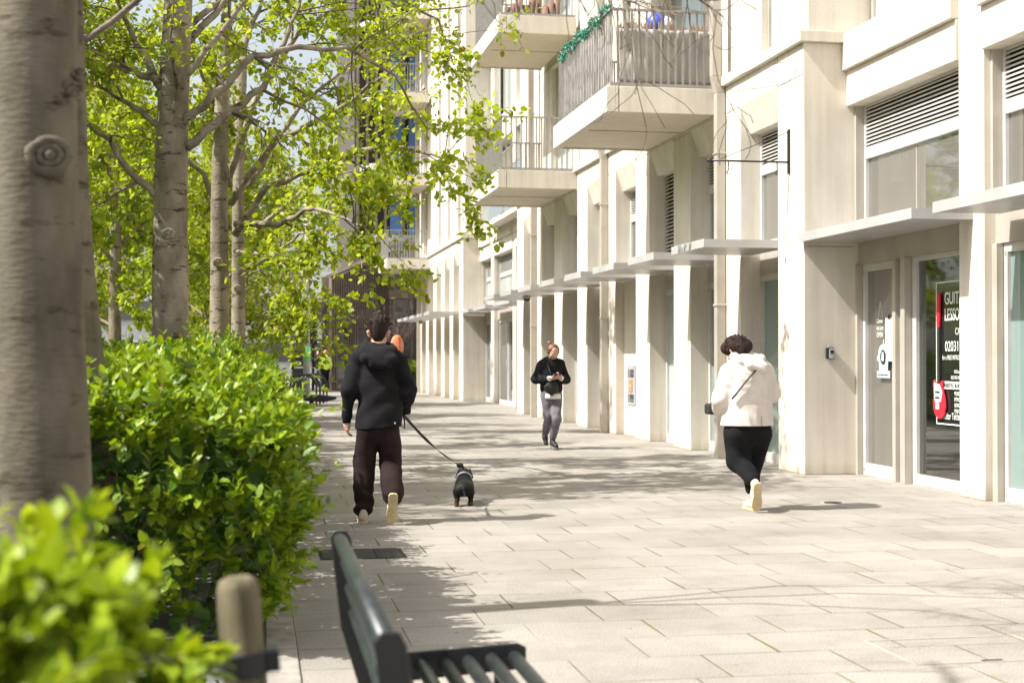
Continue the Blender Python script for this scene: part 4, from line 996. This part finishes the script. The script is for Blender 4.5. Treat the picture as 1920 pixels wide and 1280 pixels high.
MB().box(-.2, .2, -.08, .08, 0, 1.45).build('panel', 'inkd', g, bevel=.01); MB().box(-.2, .2, -.08, .08, 1.452, 1.52).build('cap', 'yellow', g)
MB().box(-.15, .15, -.086, -.081, 1.0, 1.06).box(-.15, .1, -.086, -.081, 1.12, 1.16).box(-.15, .05, -.086, -.081, 1.2, 1.24).build('map_lines', 'ink', g)
for i in range(4):
    q = P(552, 669, 41+i*.9); g = empty('bike_stand', (q.x+.12*i+.25, q.y, 0))
    tag(g, ['nearest black hoop bike stand at the end of the hedge', 'second black hoop bike stand from the hedge', 'third black hoop bike stand from the hedge', 'farthest black hoop bike stand in the row'][i], 'bike stand', 'row of black hoop bike stands')
    MB().tube([(-.38, 0, 0)]+[(-.38*math.cos(a), 0, .5+.38*math.sin(a)) for a in [j*math.pi/12 for j in range(13)]]+[(.38, 0, 0)], .028, 8).build('hoop', 'black', g, True)
q = P(600, 762, 40.5); g = empty('street_seat', (q.x, q.y, 0)); tag(g, 'low dark tapered seat on a short leg at the end of the hedge', 'seat')
MB().prism([(-.75, .25), (-.7, .16), (.1, .12), (.45, .2), (.47, .27), (0, .33), (-.6, .32)], 'y', -.22, .22).build('seat', 'black', g, bevel=.03); MB().box(-.3, -.18, -.1, .1, 0, .14).build('leg', 'black', g)
# white building and van far away
wb = empty('white_building', (-2, 120, 0)); tag(wb, 'white banded building far away across the street', 'building')
MB().box(-30, 14, 0, 20, 0, 8.5).build('wall', 'whiteb', wb)
for i in range(2): MB().box(-30.1, 14.1, -.2, -.02, 1.0+i*3.4, 2.6+i*3.4).build('window_band', 'gld', wb)
lb = empty('brick_building', (-30, 20, 0)); tag(lb, 'brown brick apartment block behind the trees on the left', 'building')
MB().box(-12, 0, -20, 60, 0, 15).build('wall', 'brick', lb)
for f_ in range(4):
    for i in range(14):
        MB().box(0.02, .06, -16+i*5, -14+i*5, 1.2+f_*3.4, 3.0+f_*3.4).build('window', 'glp', lb)
# ------------------------------------------------------------------ people and dog
def sn(X, f, ph): return np.sin(X*f+ph)
def folds(amp, fx, fy, fz, warp=1.5, ph=0.):
    def f(X, Y, Z):
        a = np.sin(fx*X+fy*Y+fz*Z+warp*np.sin(9*Z+5*X+ph)+ph); b = np.sin(.6*fx*X-fy*Y*1.3+fz*.7*Z*-1+warp*np.sin(7*X-4*Z+2*ph)+2*ph)
        m = .5+.5*np.sin(5*X+6*Z+3*ph+2*np.sin(6*Y))
        return amp*(a*m+.7*b*(1-m))
    return f
def hand(s, wrist, d, palm_n, curl=.6, side=1, sc=1.0):
    """palm and five unequal bent fingers added to the same surface"""
    w = Vector(wrist); d = Vector(d).normalized(); n = Vector(palm_n).normalized(); n = (n-d*n.dot(d)).normalized(); t = d.cross(n)*side
    s.c(tuple(w), tuple(w+d*.045*sc), .024*sc, .030*sc, (1, 1, 1)); s.c(tuple(w+d*.05*sc+t*.018*sc), tuple(w+d*.085*sc-t*.018*sc), .019*sc, .018*sc)
    for i, (off, ln) in enumerate(((.030, .072), (.011, .080), (-.009, .074), (-.028, .058))):
        b = w+d*.085*sc+t*off*sc; a1 = curl*.6; d1 = (d*math.cos(a1)+n*math.sin(a1)); d2 = (d*math.cos(a1+curl)+n*math.sin(a1+curl)); d3 = (d*math.cos(a1+1.8*curl)+n*math.sin(a1+1.8*curl))
        p1 = b+d1*ln*.45*sc; p2 = p1+d2*ln*.32*sc; p3 = p2+d3*ln*.25*sc
        s.c(tuple(b), tuple(p1), .0092*sc, .0085*sc, k=.004); s.c(tuple(p1), tuple(p2), .0085*sc, .008*sc, k=.004); s.c(tuple(p2), tuple(p3), .008*sc, .0068*sc, k=.004)
    b = w+d*.025*sc+t*.026*sc; p1 = b+(t*.75+d*.6+n*.35).normalized()*.036*sc; p2 = p1+(d*.9+n*.5+t*.1).normalized()*.03*sc
    s.c(tuple(b), tuple(p1), .0135*sc, .0105*sc, k=.008); s.c(tuple(p1), tuple(p2), .0105*sc, .008*sc, k=.004)
class Head:
    """head local frame: faces +Y, origin at the base of the skull"""
    def __init__(s, base, yaw=0, pitch=0, roll=0, sc=1.0):
        s.b = Vector(base); s.R = Matrix.Rotation(yaw, 3, 'Z') @ Matrix.Rotation(roll, 3, 'Y') @ Matrix.Rotation(pitch, 3, 'X'); s.sc = sc
    def p(s, x, y, z): return tuple(s.b+s.R @ Vector((x, y, z))*s.sc)
    def add(s, S_, neck_to, nr=.055):
        k = s.sc
        S_.c(neck_to, s.p(0, .0, .0), nr*1.08, nr*.95, k=.03)
        S_.e(s.p(0, .005, .115), .083*k, (.93, 1.08, 1.06), k=.03); S_.e(s.p(0, .035, .07), .062*k, (.95, 1.0, 1.1), k=.03)
        S_.c(s.p(-.035, .03, .022), s.p(.035, .03, .022), .028*k, k=.03); S_.c(s.p(0, .06, .012), s.p(0, .07, .016), .022*k, .018*k, k=.02)   # jaw, chin
        S_.c(s.p(0, .095, .095), s.p(0, .112, .062), .008*k, .013*k, k=.012)                                                  # nose
        S_.c(s.p(-.018, .092, .036), s.p(.018, .092, .036), .007*k, k=.008)                                                   # lips
        S_.c(s.p(-.03, .086, .108), s.p(.03, .086, .108), .012*k, k=.014)                                                     # brow
        for sg in (-1, 1):
            S_.c(s.p(sg*.078, .0, .058), s.p(sg*.088, -.008, .098), .011*k, .015*k, k=.006)                                   # ears
            S_.e(s.p(sg*.045, .068, .062), .02*k, k=.02)
    def eyes(s, parent):
        for sg in (-1, 1): MB().ball(s.p(sg*.03, .084, .09), .0105*s.sc, 8).build('eye', 'inkd', parent, True)
        MB().tube([s.p(-.022, .0995, .036), s.p(0, .103, .035), s.p(.022, .0995, .036)], .0035, 6).build('mouth', 'signo', parent, True)
def shoe(S_, heel, toe, up, w=.04, h=.045):
    h_, t_, u = Vector(heel), Vector(toe), Vector(up).normalized()
    S_.c(tuple(h_+u*.04), tuple(h_.lerp(t_, .45)+u*.045), .038, .040, k=.02); S_.c(tuple(h_.lerp(t_, .45)+u*.035), tuple(h_.lerp(t_, .88)+u*.028), .040, .034, k=.02)
    S_.c(tuple(h_+u*.07-(t_-h_).normalized()*0), tuple(h_+u*.095), .036, .036, k=.015)
def sole(heel, toe, up, mat, parent, th=.022, w=.045):
    h_, t_, u = Vector(heel), Vector(toe), Vector(up).normalized(); d_ = (t_-h_).normalized(); s_ = d_.cross(u).normalized(); L_ = (t_-h_).length
    prof = [(-.045, 0), (-.038, .6), (-.015, .82), (.04, .85), (.10, .78), (.16, .98), (.21, 1.05), (.25, .9), (.275, .55), (.285, 0)]
    k = (L_+.06)/.33; pts = [(a*k+0, b*w) for a, b in prof]+[(a*k, -b*w) for a, b in prof[-2:0:-1]]
    vs = [h_+d_*a+s_*b-u*0 for a, b in pts]+[h_+d_*a+s_*b+u*th for a, b in pts]; n = len(pts)
    m = MB().add(vs, [tuple(range(n)), tuple(range(2*n-1, n-1, -1))]+[(i, i+n, (i+1) % n+n, (i+1) % n) for i in range(n)])
    # tread grooves
    for a in (.02, .08, .14, .2): q = h_+d_*a*k-u*.002; m.tube([q-s_*w*.6, q+s_*w*.6], .003, 5)
    return m.build('sole', mat, parent, bevel=.006)

# --- man in black hoodie, seen from behind
man = empty('person', (1.02, 12.05, 0), math.radians(-4)); tag(man, 'man in black hoodie and brown trousers seen from behind, holding a dog lead', 'person', 'people walking on the plaza')
Hm = Head((.0, .045, 1.515), yaw=-.12, pitch=-.1, sc=1.0)
Lk, Rk = (-.115, .06, .52), (.105, .045, .50)
La, Ra = (-.125, -.0, .09), (.115, -.22, .27)
b = Sdf(.0055, .03)
Hm.add(b, (0, -.0, 1.42), .056)
b.c((0, 0, 1.38), (0, 0, 1.1), .13, .12, (1.1, .62, 1)); b.c((0, 0, 1.1), (0, 0, .95), .12, .13, (1.1, .68, 1))
b.c((-.17, 0, 1.39), (-.235, -.01, 1.12), .045, .038); b.c((-.235, -.01, 1.12), (-.265, .04, .87), .036, .026)
hand(b, (-.265, .04, .87), (0, .1, -1), (1, .2, 0), .5, -1)
b.c((.17, 0, 1.39), (.265, -.02, 1.10), .045, .038); b.c((.265, -.02, 1.10), (.21, .20, .93), .036, .026)
hand(b, (.20, .21, .925), (-.2, .8, -.25), (-.6, 0, -.5), 1.1, 1)
for kk, hp, an in ((Lk, (-.09, 0, .92), La), (Rk, (.09, 0, .92), Ra)): b.c(hp, kk, .085, .055); b.c(kk, an, .052, .036)
b.mesh('body', 'skin', man); Hm.eyes(man)
h = Sdf(.007, .035)
h.c((0, .0, 1.36), (0, -.0, 1.12), .165, .160, (1.15, .74, 1)); h.c((0, -.0, 1.12), (0, -.0, .80), .168, .186, (1.08, .82, 1)); h.deform(lambda X, Y, Z: np.clip(.80+.012*np.sin(9*X)-Z, 0, 1)*30*(np.abs(X) < .21))
h.c((-.12, 0, 1.40), (.12, 0, 1.40), .075, .075)
h.c((-.175, 0, 1.37), (-.235, -.02, 1.12), .078, .066); h.c((-.235, -.02, 1.12), (-.262, .035, .91), .062, .046)
h.c((.175, 0, 1.37), (.25, -.03, 1.11), .078, .070); h.c((.25, -.03, 1.11), (.235, .15, .95), .068, .050)
h.deform(folds(.011, 20, 8, 9, 2.2, .7)); h.deform(folds(.006, 14, 8, 34, 2.4, 2.1))
h.mesh('hoodie', 'hoodie', man)
MB().tube([(-.265, .036, .90), (-.268, .042, .845)], [.041, .036], 14).build('cuff', 'hoodie', man, True); MB().tube([(.235, .155, .95), (.21, .20, .93)], [.046, .038], 14).build('cuff', 'hoodie', man, True)
cf = MB(); ring = [(.186*math.cos(a), .14*math.sin(a), .77+.006*math.sin(3*a)) for a in [2*math.pi*i/32 for i in range(33)]]
h = Sdf(.006, .03)   # hood lying on the back
ringp = [(.118*math.cos(a), -.015+.105*math.sin(a), 1.465+.04*math.sin(a)) for a in [2*math.pi*i/14 for i in range(15)]]
for i in range(14): h.c(ringp[i], ringp[i+1], .036 if ringp[i][1] < 0 else .03)
h.c((-.12, -.08, 1.44), (.12, -.08, 1.44), .048); h.c((-.11, -.13, 1.385), (.11, -.13, 1.385), .048); h.c((-.05, -.145, 1.34), (.06, -.145, 1.335), .042)
h.deform(folds(.007, 20, 12, 40, 2.5, 1.3)); h.mesh('hood', 'hoodie', man)
t = Sdf(.007, .03)
t.c((-.0, 0, .84), (0, 0, .80), .145, .15, (1.06, .8, 1)); t.c((-.078, .005, .80), Lk, .104, .092); t.c((.078, .005, .80), Rk, .104, .094)
t.c(Lk, (La[0], La[1]+.01, .12), .090, .078); t.c(Rk, (Ra[0], Ra[1]+.03, .26), .092, .086)
t.deform(folds(.009, 18, 16, 18, 2.6, .2)); t.deform(lambda X, Y, Z: .006*np.sin(60*Z+9*X+3*np.sin(14*Y))*np.clip((.42-Z)*4, 0, 1))
t.mesh('trousers', 'trousb', man)
MB().ball((.135, -.118, .845), .009, 8).build('button', 'ink', man, True)
hr = Sdf(.005, .02)
hr.e(Hm.p(0, -.008, .152), .090, (.96, 1.05, 1.02)); hr.e(Hm.p(.015, .02, .19), .055, (1.1, 1.1, .8)); hr.e(Hm.p(0, -.035, .10), .07, (1.0, .9, 1.1)); hr.e(Hm.p(0, -.05, .05), .042, (1.1, .7, 1.1))
rq = random.Random(3)
for i in range(130):
    a = rq.uniform(0, 6.28); e_ = rq.uniform(.1, 1.4); q = Vector((math.cos(a)*math.cos(e_), math.sin(a)*math.cos(e_)*.9, math.sin(e_)))
    if q.y > .5 and q.z < .5: continue
    c0 = Vector((0, -.012, .14))+q*.075; c1 = Vector((0, -.008, .152))+q*rq.uniform(.094, .108)+Vector((rq.uniform(-.015, .015), .004, .004)); hr.c(Hm.p(*c0), Hm.p(*c1), .014, .007, k=.012)
hr.mesh('hair', 'hairb', man)
ls = (La[0], La[1]-.035, .012); lt = (La[0]-.03, La[1]+.17, .012)
sh = Sdf(.005, .02); shoe(sh, ls, lt, (0, 0, 1)); sh.mesh('shoe', 'shoe', man); sole((ls[0], ls[1], 0), (lt[0], lt[1], 0), (0, 0, 1), 'sole', man)
hs, ts = Vector((.118, -.28, .235)), Vector((.108, -.195, .03)); up = Vector((0, .93, .35))
sh = Sdf(.005, .02); shoe(sh, tuple(hs+up*.02), tuple(ts+up*.02), up); sh.mesh('shoe', 'shoe', man); sole(hs, ts, up, 'sole', man, w=.047)
# rounded orange item at his shoulder
g = empty('orange_pouch', (1.20, 12.28, 1.49)); tag(g, 'ribbed rounded orange item with dark rim beyond the shoulder of the man in black', 'pouch')
MB().ball((0, 0, 0), .07, 18, (.85, .45, 1.45)).build('cover', 'orange', g, True)
MB().tube([(.062*math.cos(a), .0, .105*math.sin(a)) for a in [-1.0+i*.2 for i in range(15)]], .006, 6).build('rim', 'black', g, True)
for i in range(5): MB().tube([(.05*math.cos(a)*(.2+i*.18), -.032+.004*i, .1*math.sin(a)) for a in [-1.2+j*.24 for j in range(11)]], .003, 5).build('rib', 'signo', g, True)

# --- dog, facing away
dog = empty('dog', (1.95, 13.42, 0), math.radians(-9)); dog.scale = (1.05, 1.05, .92); tag(dog, 'small black short legged dog with tan feet walking away on a lead', 'dog')
b = Sdf(.005, .025)
b.c((0, -.16, .175), (0, .02, .17), .078, .072); b.c((0, .02, .17), (0, .2, .185), .074, .085); b.c((0, .2, .2), (0, .3, .265), .065, .048)
b.e((0, .335, .295), .052, (1, 1.05, .95)); b.c((0, .36, .285), (0, .445, .262), .034, .02)
for sg in (-1, 1):
    b.c((sg*.048, .315, .325), (sg*.066, .30, .25), .015, .024, (.7, 1, 1), k=.008)
    b.e((sg*.05, -.165, .155), .052, (.85, 1.1, 1.15)); b.c((sg*.06, -.15, .13), (sg*.062, -.115, .085), .034, .022); b.c((sg*.062, -.115, .085), (sg*.062, -.19+.04*sg, .05), .02, .015); b.c((sg*.062, -.19+.04*sg, .05), (sg*.062, -.185+.04*sg, .018), .015, .014)
    b.c((sg*.062, -.185+.04*sg, .014), (sg*.064, -.145+.04*sg, .012), .017, .015)
    b.c((sg*.055, .2, .15), (sg*.06, .18-.03*sg, .08), .034, .021); b.c((sg*.06, .18-.03*sg, .08), (sg*.062, .2-.03*sg, .02), .018, .014); b.c((sg*.062, .2-.03*sg, .014), (sg*.062, .235-.03*sg, .012), .017, .014)
b.c((0, -.225, .2), (.0, -.275, .19), .018, .014); b.c((0, -.275, .19), (.012, -.31, .12), .014, .008)
o = b.mesh('body', 'brindle', dog)
m_, nt, bb = newmat('black and tan fur'); 
tc = N(nt, 'ShaderNodeTexCoord'); sp_ = N(nt, 'ShaderNodeSeparateXYZ'); L(nt, tc.outputs['Object'], sp_.inputs[0]); nz = N(nt, 'ShaderNodeTexNoise', i_Scale=30); L(nt, tc.outputs['Object'], nz.inputs['Vector'])
ma = N(nt, 'ShaderNodeMath', operation='MULTIPLY_ADD', i_1=.05); L(nt, nz.outputs[0], ma.inputs[0]); L(nt, sp_.outputs[2], ma.inputs[2])
L(nt, ramp(nt, ma.outputs[0], [(.058, (.11, .045, .02)), (.075, (.008, .007, .007))]), bb.inputs['Base Color']); bb.inputs['Roughness'].default_value = .65; bb.inputs['Specular IOR Level'].default_value = .2
o.data.materials[0] = m_
MB().tube([(.064*math.cos(a), .255-.03*math.sin(a), .245+.062*math.sin(a)) for a in [2*math.pi*i/20 for i in range(21)]], .010, 8, False).build('collar', 'lock', dog, True)
for sg in (-1, 1): MB().ball((sg*.03, .375, .305), .008, 8).build('eye', 'inkd', dog, True)
MB().ball((0, .46, .265), .012, 8).build('nose', 'inkd', dog, True)
# lead
p0 = Vector((1.235, 12.27, .92)); p1 = Vector((1.985, 13.66, .325)); g = empty('dog_lead', (p0.x, p0.y, p0.z)); tag(g, 'black webbing dog lead stretched from the hand of the man to the dog', 'lead')
vs = []; fs = []; n = 60
for i in range(n+1):
    t_ = i/n; q = p0.lerp(p1, t_)-p0; q.z -= .05*math.sin(math.pi*t_); tw_ = 1.2*math.sin(t_*7); w = .012
    for ow, oh in ((-w, -.0015), (w, -.0015), (w, .0015), (-w, .0015)): vs.append((q.x+ow*math.cos(tw_), q.y-ow*.3, q.z+ow*math.sin(tw_)+oh))
for i in range(n):
    for j in range(4): a = i*4+j; b2 = i*4+(j+1) % 4; fs.append((a, b2, b2+4, a+4))
m = MB(); m.add(vs, fs); m.build('strap', 'strap', g)
e_ = p1-p0; MB().ball(tuple(e_*.93+Vector((0, 0, -.01))), .035, 10, (1, .6, .8)).build('bag_pouch', 'strap', g, True)
MB().tube([(.0, 0, 0), (.03, .02, -.06), (.03, .0, -.14), (-.01, 0, -.1), (0, 0, 0)], .007, 6).build('loop', 'strap', g, True)

# --- red haired walker facing the camera
rd = empty('person', (4.42, 21.2, 0), math.pi+math.radians(6)); tag(rd, 'red haired walker in a charcoal jumper and grey trousers looking at a phone', 'person', 'people walking on the plaza')
Hr = Head((0, .05, 1.40), yaw=.05, pitch=-.5, sc=.97)
b = Sdf(.0055, .028); Hr.add(b, (0, 0, 1.33), .045)
b.c((0, 0, 1.30), (0, 0, 1.0), .12, .11, (1.05, .65, 1)); b.c((0, 0, 1.0), (0, 0, .9), .11, .125, (1.1, .7, 1))
for sg in (-1, 1):
    b.c((sg*.15, 0, 1.30), (sg*.215, .0, 1.06), .04, .034); b.c((sg*.215, 0, 1.06), (sg*.065, .24, 1.08), .032, .023)
    hand(b, (sg*.065, .245, 1.08), (-sg*.55, .5, .2), (0, -.2, 1), .8, sg, .95)
K1, A1 = (-.035, .16, .46), (-.005, .06, .14); K2, A2 = (.045, .02, .47), (.02, -.26, .20)
for hp, kk, an in (((-.08, 0, .86), K1, A1), ((.08, 0, .86), K2, A2)): b.c(hp, kk, .078, .048); b.c(kk, an, .046, .032)
b.mesh('body', 'skinp', rd); Hr.eyes(rd)
h = Sdf(.007, .035); h.c((0, 0, 1.27), (0, 0, 1.05), .155, .155, (1.1, .76, 1)); h.c((0, 0, 1.05), (0, .0, .93), .165, .165, (1.12, .78, 1)); h.c((-.1, 0, 1.31), (.1, 0, 1.31), .06)
for sg in (-1, 1): h.c((sg*.155, 0, 1.28), (sg*.235, -.01, 1.06), .072, .074); h.c((sg*.235, -.01, 1.06), (sg*.12, .17, 1.065), .072, .052)
h.deform(folds(.008, 12, 8, 20, 2.4, .4)); h.mesh('jumper', 'jumper', rd)
m = MB(); m.tube([(0, 0, .765), (0, 0, .845)], [.192, .188], 28, True, .74); 
for sg in (-1, 1): m.tube([(sg*.12, .17, 1.067), (sg*.075, .235, 1.08)], [.042, .034], 12)
m.tube([(.072*math.cos(a), .01+.06*math.sin(a), 1.362+.0*math.sin(a)) for a in [2*math.pi*i/18 for i in range(19)]], .014, 8, False)
m.build('undershirt', 'white', rd, True)
t = Sdf(.007, .028); t.c((0, 0, .90), (0, 0, .82), .145, .148, (1.08, .8, 1)); t.c((-.07, 0, .82), K1, .100, .072); t.c((.07, 0, .82), K2, .100, .072); t.c(K1, (A1[0], A1[1]+.01, .19), .070, .056); t.c(K2, (A2[0], A2[1]+.03, .23), .070, .056)
t.deform(folds(.005, 16, 14, 14, 2.6, 1.2)); t.mesh('trousers', 'trousg', rd)
sh = Sdf(.005, .02); shoe(sh, (A1[0], A1[1]+.0, .05), (A1[0], A1[1]+.20, .03), (0, -.1, 1)); sh.c((A1[0], A1[1], .1), (A1[0], A1[1], .18), .04, .036); sh.mesh('shoe', 'shoek', rd); sole((A1[0], A1[1], .035), (A1[0], A1[1]+.2, .012), (0, .1, 1), 'trousg', rd)
sh = Sdf(.005, .02); shoe(sh, (A2[0], A2[1]-.05, .20), (A2[0], A2[1]+.06, .04), (0, .8, .6)); sh.c((A2[0], A2[1], .16), (A2[0], A2[1], .22), .04, .036); sh.mesh('shoe', 'shoek', rd)
hr = Sdf(.005, .02); hr.e(Hr.p(0, -.020, .128), .090, (1.0, 1.02, .95)); hr.e(Hr.p(0, -.04, .07), .068)
for sg in (-1, 1): hr.c(Hr.p(sg*.06, .03, .15), Hr.p(sg*.08, .01, .08), .024, .016)
hr.e(Hr.p(.042, -.085, .195), .036, (1.15, 1, .9), k=.01); hr.c(Hr.p(.03, -.07, .18), Hr.p(.05, -.09, .205), .02, .014); hr.c(Hr.p(.06, -.10, .22), Hr.p(.092, -.11, .20), .012, .004, k=.006); hr.e(Hr.p(.062, .0, .09), .036); hr.e(Hr.p(-.062, .0, .09), .036); hr.mesh('hair', 'hairr', rd)
lw = Vector((4.42, 21.2, 0)); g = empty('mobile_phone', (4.42-.0, 20.9, 1.125)); tag(g, 'black mobile phone held by the red haired walker', 'phone'); MB().box(-.036, .036, -.06, .075, 0, .009).build('case', 'black', g, bevel=.004); g.rotation_euler.x = math.radians(-25)
g = empty('crossbody_bag', (4.38, 21.0, .93)); tag(g, 'round black crossbody bag hanging on the front of the red haired walker', 'bag')
sb = Sdf(.006, .02); sb.e((-.0, 0, 0), .105, (1.05, .42, 1.0)); sb.deform(folds(.004, 40, 10, 30, 2, 1)); sb.mesh('pouch', 'strap', g)
MB().tube([(.07, 0, .08), (.0, .02, .2), (-.05, .06, .38)], .008, 6).build('strap', 'strap', g, True)

# --- walker in a cream jacket, seen from behind
wj = empty('person', (4.42, 12.42, 0), math.radians(6)); tag(wj, 'walker in cream hooded jacket and black trousers seen from behind, head bowed', 'person', 'people walking on the plaza')
Hw = Head((-.015, .10, 1.375), yaw=.45, pitch=-.55, sc=1.02)
b = Sdf(.0055, .03); Hw.add(b, (0, .02, 1.33), .052)
b.c((0, 0, 1.28), (0, 0, 1.0), .15, .15, (1.1, .72, 1)); b.c((0, 0, 1.0), (0, 0, .88), .155, .16, (1.1, .78, 1))
b.c((-.18, 0, 1.27), (-.265, .02, 1.02), .05, .043); b.c((-.265, .02, 1.02), (-.16, .24, .93), .04, .028); hand(b, (-.16, .245, .93), (.7, .5, .2), (.3, -.5, .5), .9, -1)
b.c((.18, 0, 1.27), (.26, .03, 1.04), .05, .043); b.c((.26, .03, 1.04), (.10, .26, 1.1), .04, .028); hand(b, (.10, .265, 1.1), (-.6, .3, .3), (-.3, -.5, .3), .9, 1)
K1, A1 = (-.075, .03, .45), (-.035, -.24, .27); K2, A2 = (.09, .09, .46), (.055, .0, .10)
for hp, kk, an in (((-.09, 0, .84), K1, A1), ((.09, 0, .84), K2, A2)): b.c(hp, kk, .1, .062); b.c(kk, an, .058, .036)
b.mesh('body', 'skinp', wj); Hw.eyes(wj)
h = Sdf(.007, .04); h.c((0, 0, 1.22), (0, -.0, .74), .198, .220, (1.12, .84, 1)); h.c((-.12, 0, 1.30), (.12, 0, 1.30), .085)
h.c((-.185, 0, 1.25), (-.265, .01, 1.02), .085, .074); h.c((-.265, .01, 1.02), (-.215, .17, .90), .072, .052)
h.c((.185, 0, 1.26), (.255, .02, 1.06), .085, .075); h.c((.255, .02, 1.06), (.17, .19, 1.08), .075, .056)
h.deform(folds(.003, 34, 10, 5, 1.5, .9)); h.deform(folds(.002, 14, 8, 60, 2.8, 2.9)); h.deform(lambda X, Y, Z: .004*np.sin(70*X+4*np.sin(9*Z))*np.clip(1-(Z-.78)*7, 0, 1))
h.deform(lambda X, Y, Z: np.clip(.775-Z, 0, 1)*30)
h.deform(lambda X, Y, Z: .5*np.clip(.05-np.abs(X-.06-.0*(Z))*6, 0, 1)*(Z < .86)*(Y < 0))
h.mesh('jacket', 'jacket', wj)
h = Sdf(.006, .03); ringp = [(.115*math.cos(a), .01+.115*math.sin(a), 1.385+.035*math.sin(a)) for a in [2*math.pi*i/14 for i in range(15)]]
for i in range(14): h.c(ringp[i], ringp[i+1], .034)
h.c((-.09, -.09, 1.37), (.09, -.09, 1.37), .05); h.c((-.04, -.14, 1.32), (.09, -.14, 1.30), .045, .05); h.deform(folds(.008, 24, 12, 40, 2.5, .3)); h.mesh('hood', 'jacket', wj)
t = Sdf(.007, .03); t.c((0, 0, .84), (0, 0, .76), .175, .19, (1.08, .82, 1)); t.c((-.10, 0, .70), K1, .130, .106); t.c((.11, 0, .70), K2, .130, .106); t.c(K1, (A1[0], A1[1]+.06, .30), .102, .068); t.c(K2, (A2[0], A2[1]+.02, .20), .100, .060)
t.deform(folds(.006, 14, 14, 14, 2.6, 2.2)); t.mesh('trousers', 'trousk', wj)
hr = Sdf(.005, .02); hr.e(Hw.p(0, -.012, .135), .104, (1.05, 1.1, 1.0)); hr.e(Hw.p(0, -.05, .08), .082); hr.e(Hw.p(.05, -.07, .10), .07); hr.e(Hw.p(-.05, .05, .15), .06)
rq = random.Random(8)
for i in range(70):
    a = rq.uniform(0, 6.28); e_ = rq.uniform(-.3, 1.3); q = Vector((math.cos(a)*math.cos(e_), math.sin(a)*math.cos(e_), math.sin(e_)))
    if q.y > .45 and q.z < .6: continue
    c0 = Vector((0, -.01, .12))+q*.085; c1 = Vector((0, -.01, .13))+q*rq.uniform(.105, .122)+Vector((rq.uniform(-.02, .02), -.01, -.01)); hr.c(Hw.p(*c0), Hw.p(*c1), .015, .007, k=.012)
hr.mesh('hair', 'hairb', wj)
hs, ts = Vector((-.045, -.31, .24)), Vector((-.015, -.225, .03)); up = Vector((.05, .93, .35)); hs = hs+Vector((-.0, 0, 0))
sh = Sdf(.005, .02); shoe(sh, tuple(hs+up*.02), tuple(ts+up*.02), up); sh.mesh('shoe', 'shoe', wj); sole(hs, ts, up, 'sole', wj, w=.047)
ls = (A2[0], A2[1]-.03, .012); lt = (A2[0]+.01, A2[1]+.17, .012); sh = Sdf(.005, .02); shoe(sh, ls, lt, (0, 0, 1)); sh.mesh('shoe', 'shoe', wj); sole((ls[0], ls[1], 0), (lt[0], lt[1], 0), (0, 0, 1), 'sole', wj)
g = empty('crossbody_bag', (4.16, 12.6, .93)); tag(g, 'small black bag at the left side of the walker in the cream jacket', 'bag')
MB().box(-.07, .05, -.06, .08, -.06, .04).build('pouch', 'strap', g, bevel=.02)
pts = [(.30, -.355, .385), (.24, -.36, .33), (.18, -.365, .26), (.12, -.36, .17), (.075, -.34, .09)]
MB().tube([(.29, -.345, .36), (.23, -.362, .30), (.17, -.366, .235), (.12, -.36, .17), (.06, -.335, .09)], .013, 8, True, .5).build('strap', 'strap', g, True)
# --- distant people
def far_person(x, y, rz, top, bot, hair, label, h_=1.0):
    g = empty('person', (x, y, 0), rz); tag(g, label, 'person', 'distant people at the crossing'); H = Head((0, .02, 1.46)); b = Sdf(.012, .03); H.add(b, (0, 0, 1.38), .05)
    b.c((0, 0, 1.34), (0, 0, .95), .13, .12, (1.1, .7, 1))
    for sg in (-1, 1): b.c((sg*.17, 0, 1.34), (sg*.23, .02, 1.08), .045, .038); b.c((sg*.23, .02, 1.08), (sg*.22, .12, .85), .036, .026); b.c((sg*.09, 0, .9), (sg*.09, .1*sg, .48), .085, .055); b.c((sg*.09, .1*sg, .48), (sg*.09, -.05*sg, .08), .05, .036); b.c((sg*.09, -.07*sg, .04), (sg*.09, -.05*sg+.14, .03), .035, .03)
    b.mesh('body', 'skin', g); t = Sdf(.012, .03); t.c((0, 0, 1.32), (0, 0, .95), .16, .165, (1.1, .75, 1))
    for sg in (-1, 1): t.c((sg*.17, 0, 1.32), (sg*.235, .02, 1.08), .07, .062); t.c((sg*.235, .02, 1.08), (sg*.225, .1, .9), .06, .045)
    t.mesh('jacket', top, g); t = Sdf(.012, .03); t.c((0, 0, .95), (0, 0, .88), .15, .15, (1.1, .75, 1))
    for sg in (-1, 1): t.c((sg*.09, 0, .88), (sg*.09, .1*sg, .48), .105, .085); t.c((sg*.09, .1*sg, .48), (sg*.09, -.05*sg, .13), .08, .062)
    t.mesh('trousers', bot, g); t = Sdf(.012, .02); t.e(H.p(0, -.01, .13), .09); t.mesh('hair', hair, g)
q = P(610, 669, 57); far_person(q.x, q.y, .3, 'hivis', 'trousk', 'orange', 'person in a yellow high visibility jacket beside the dark building corner')
q = P(598, 669, 62); far_person(q.x, q.y, 2.5, 'trousk', 'trousg', 'hairb', 'person in dark clothes beyond the high visibility jacket')
q = P(553, 669, 60); far_person(q.x, q.y, 1.5, 'trousk', 'trousk', 'hairb', 'person in black beside the far information post')
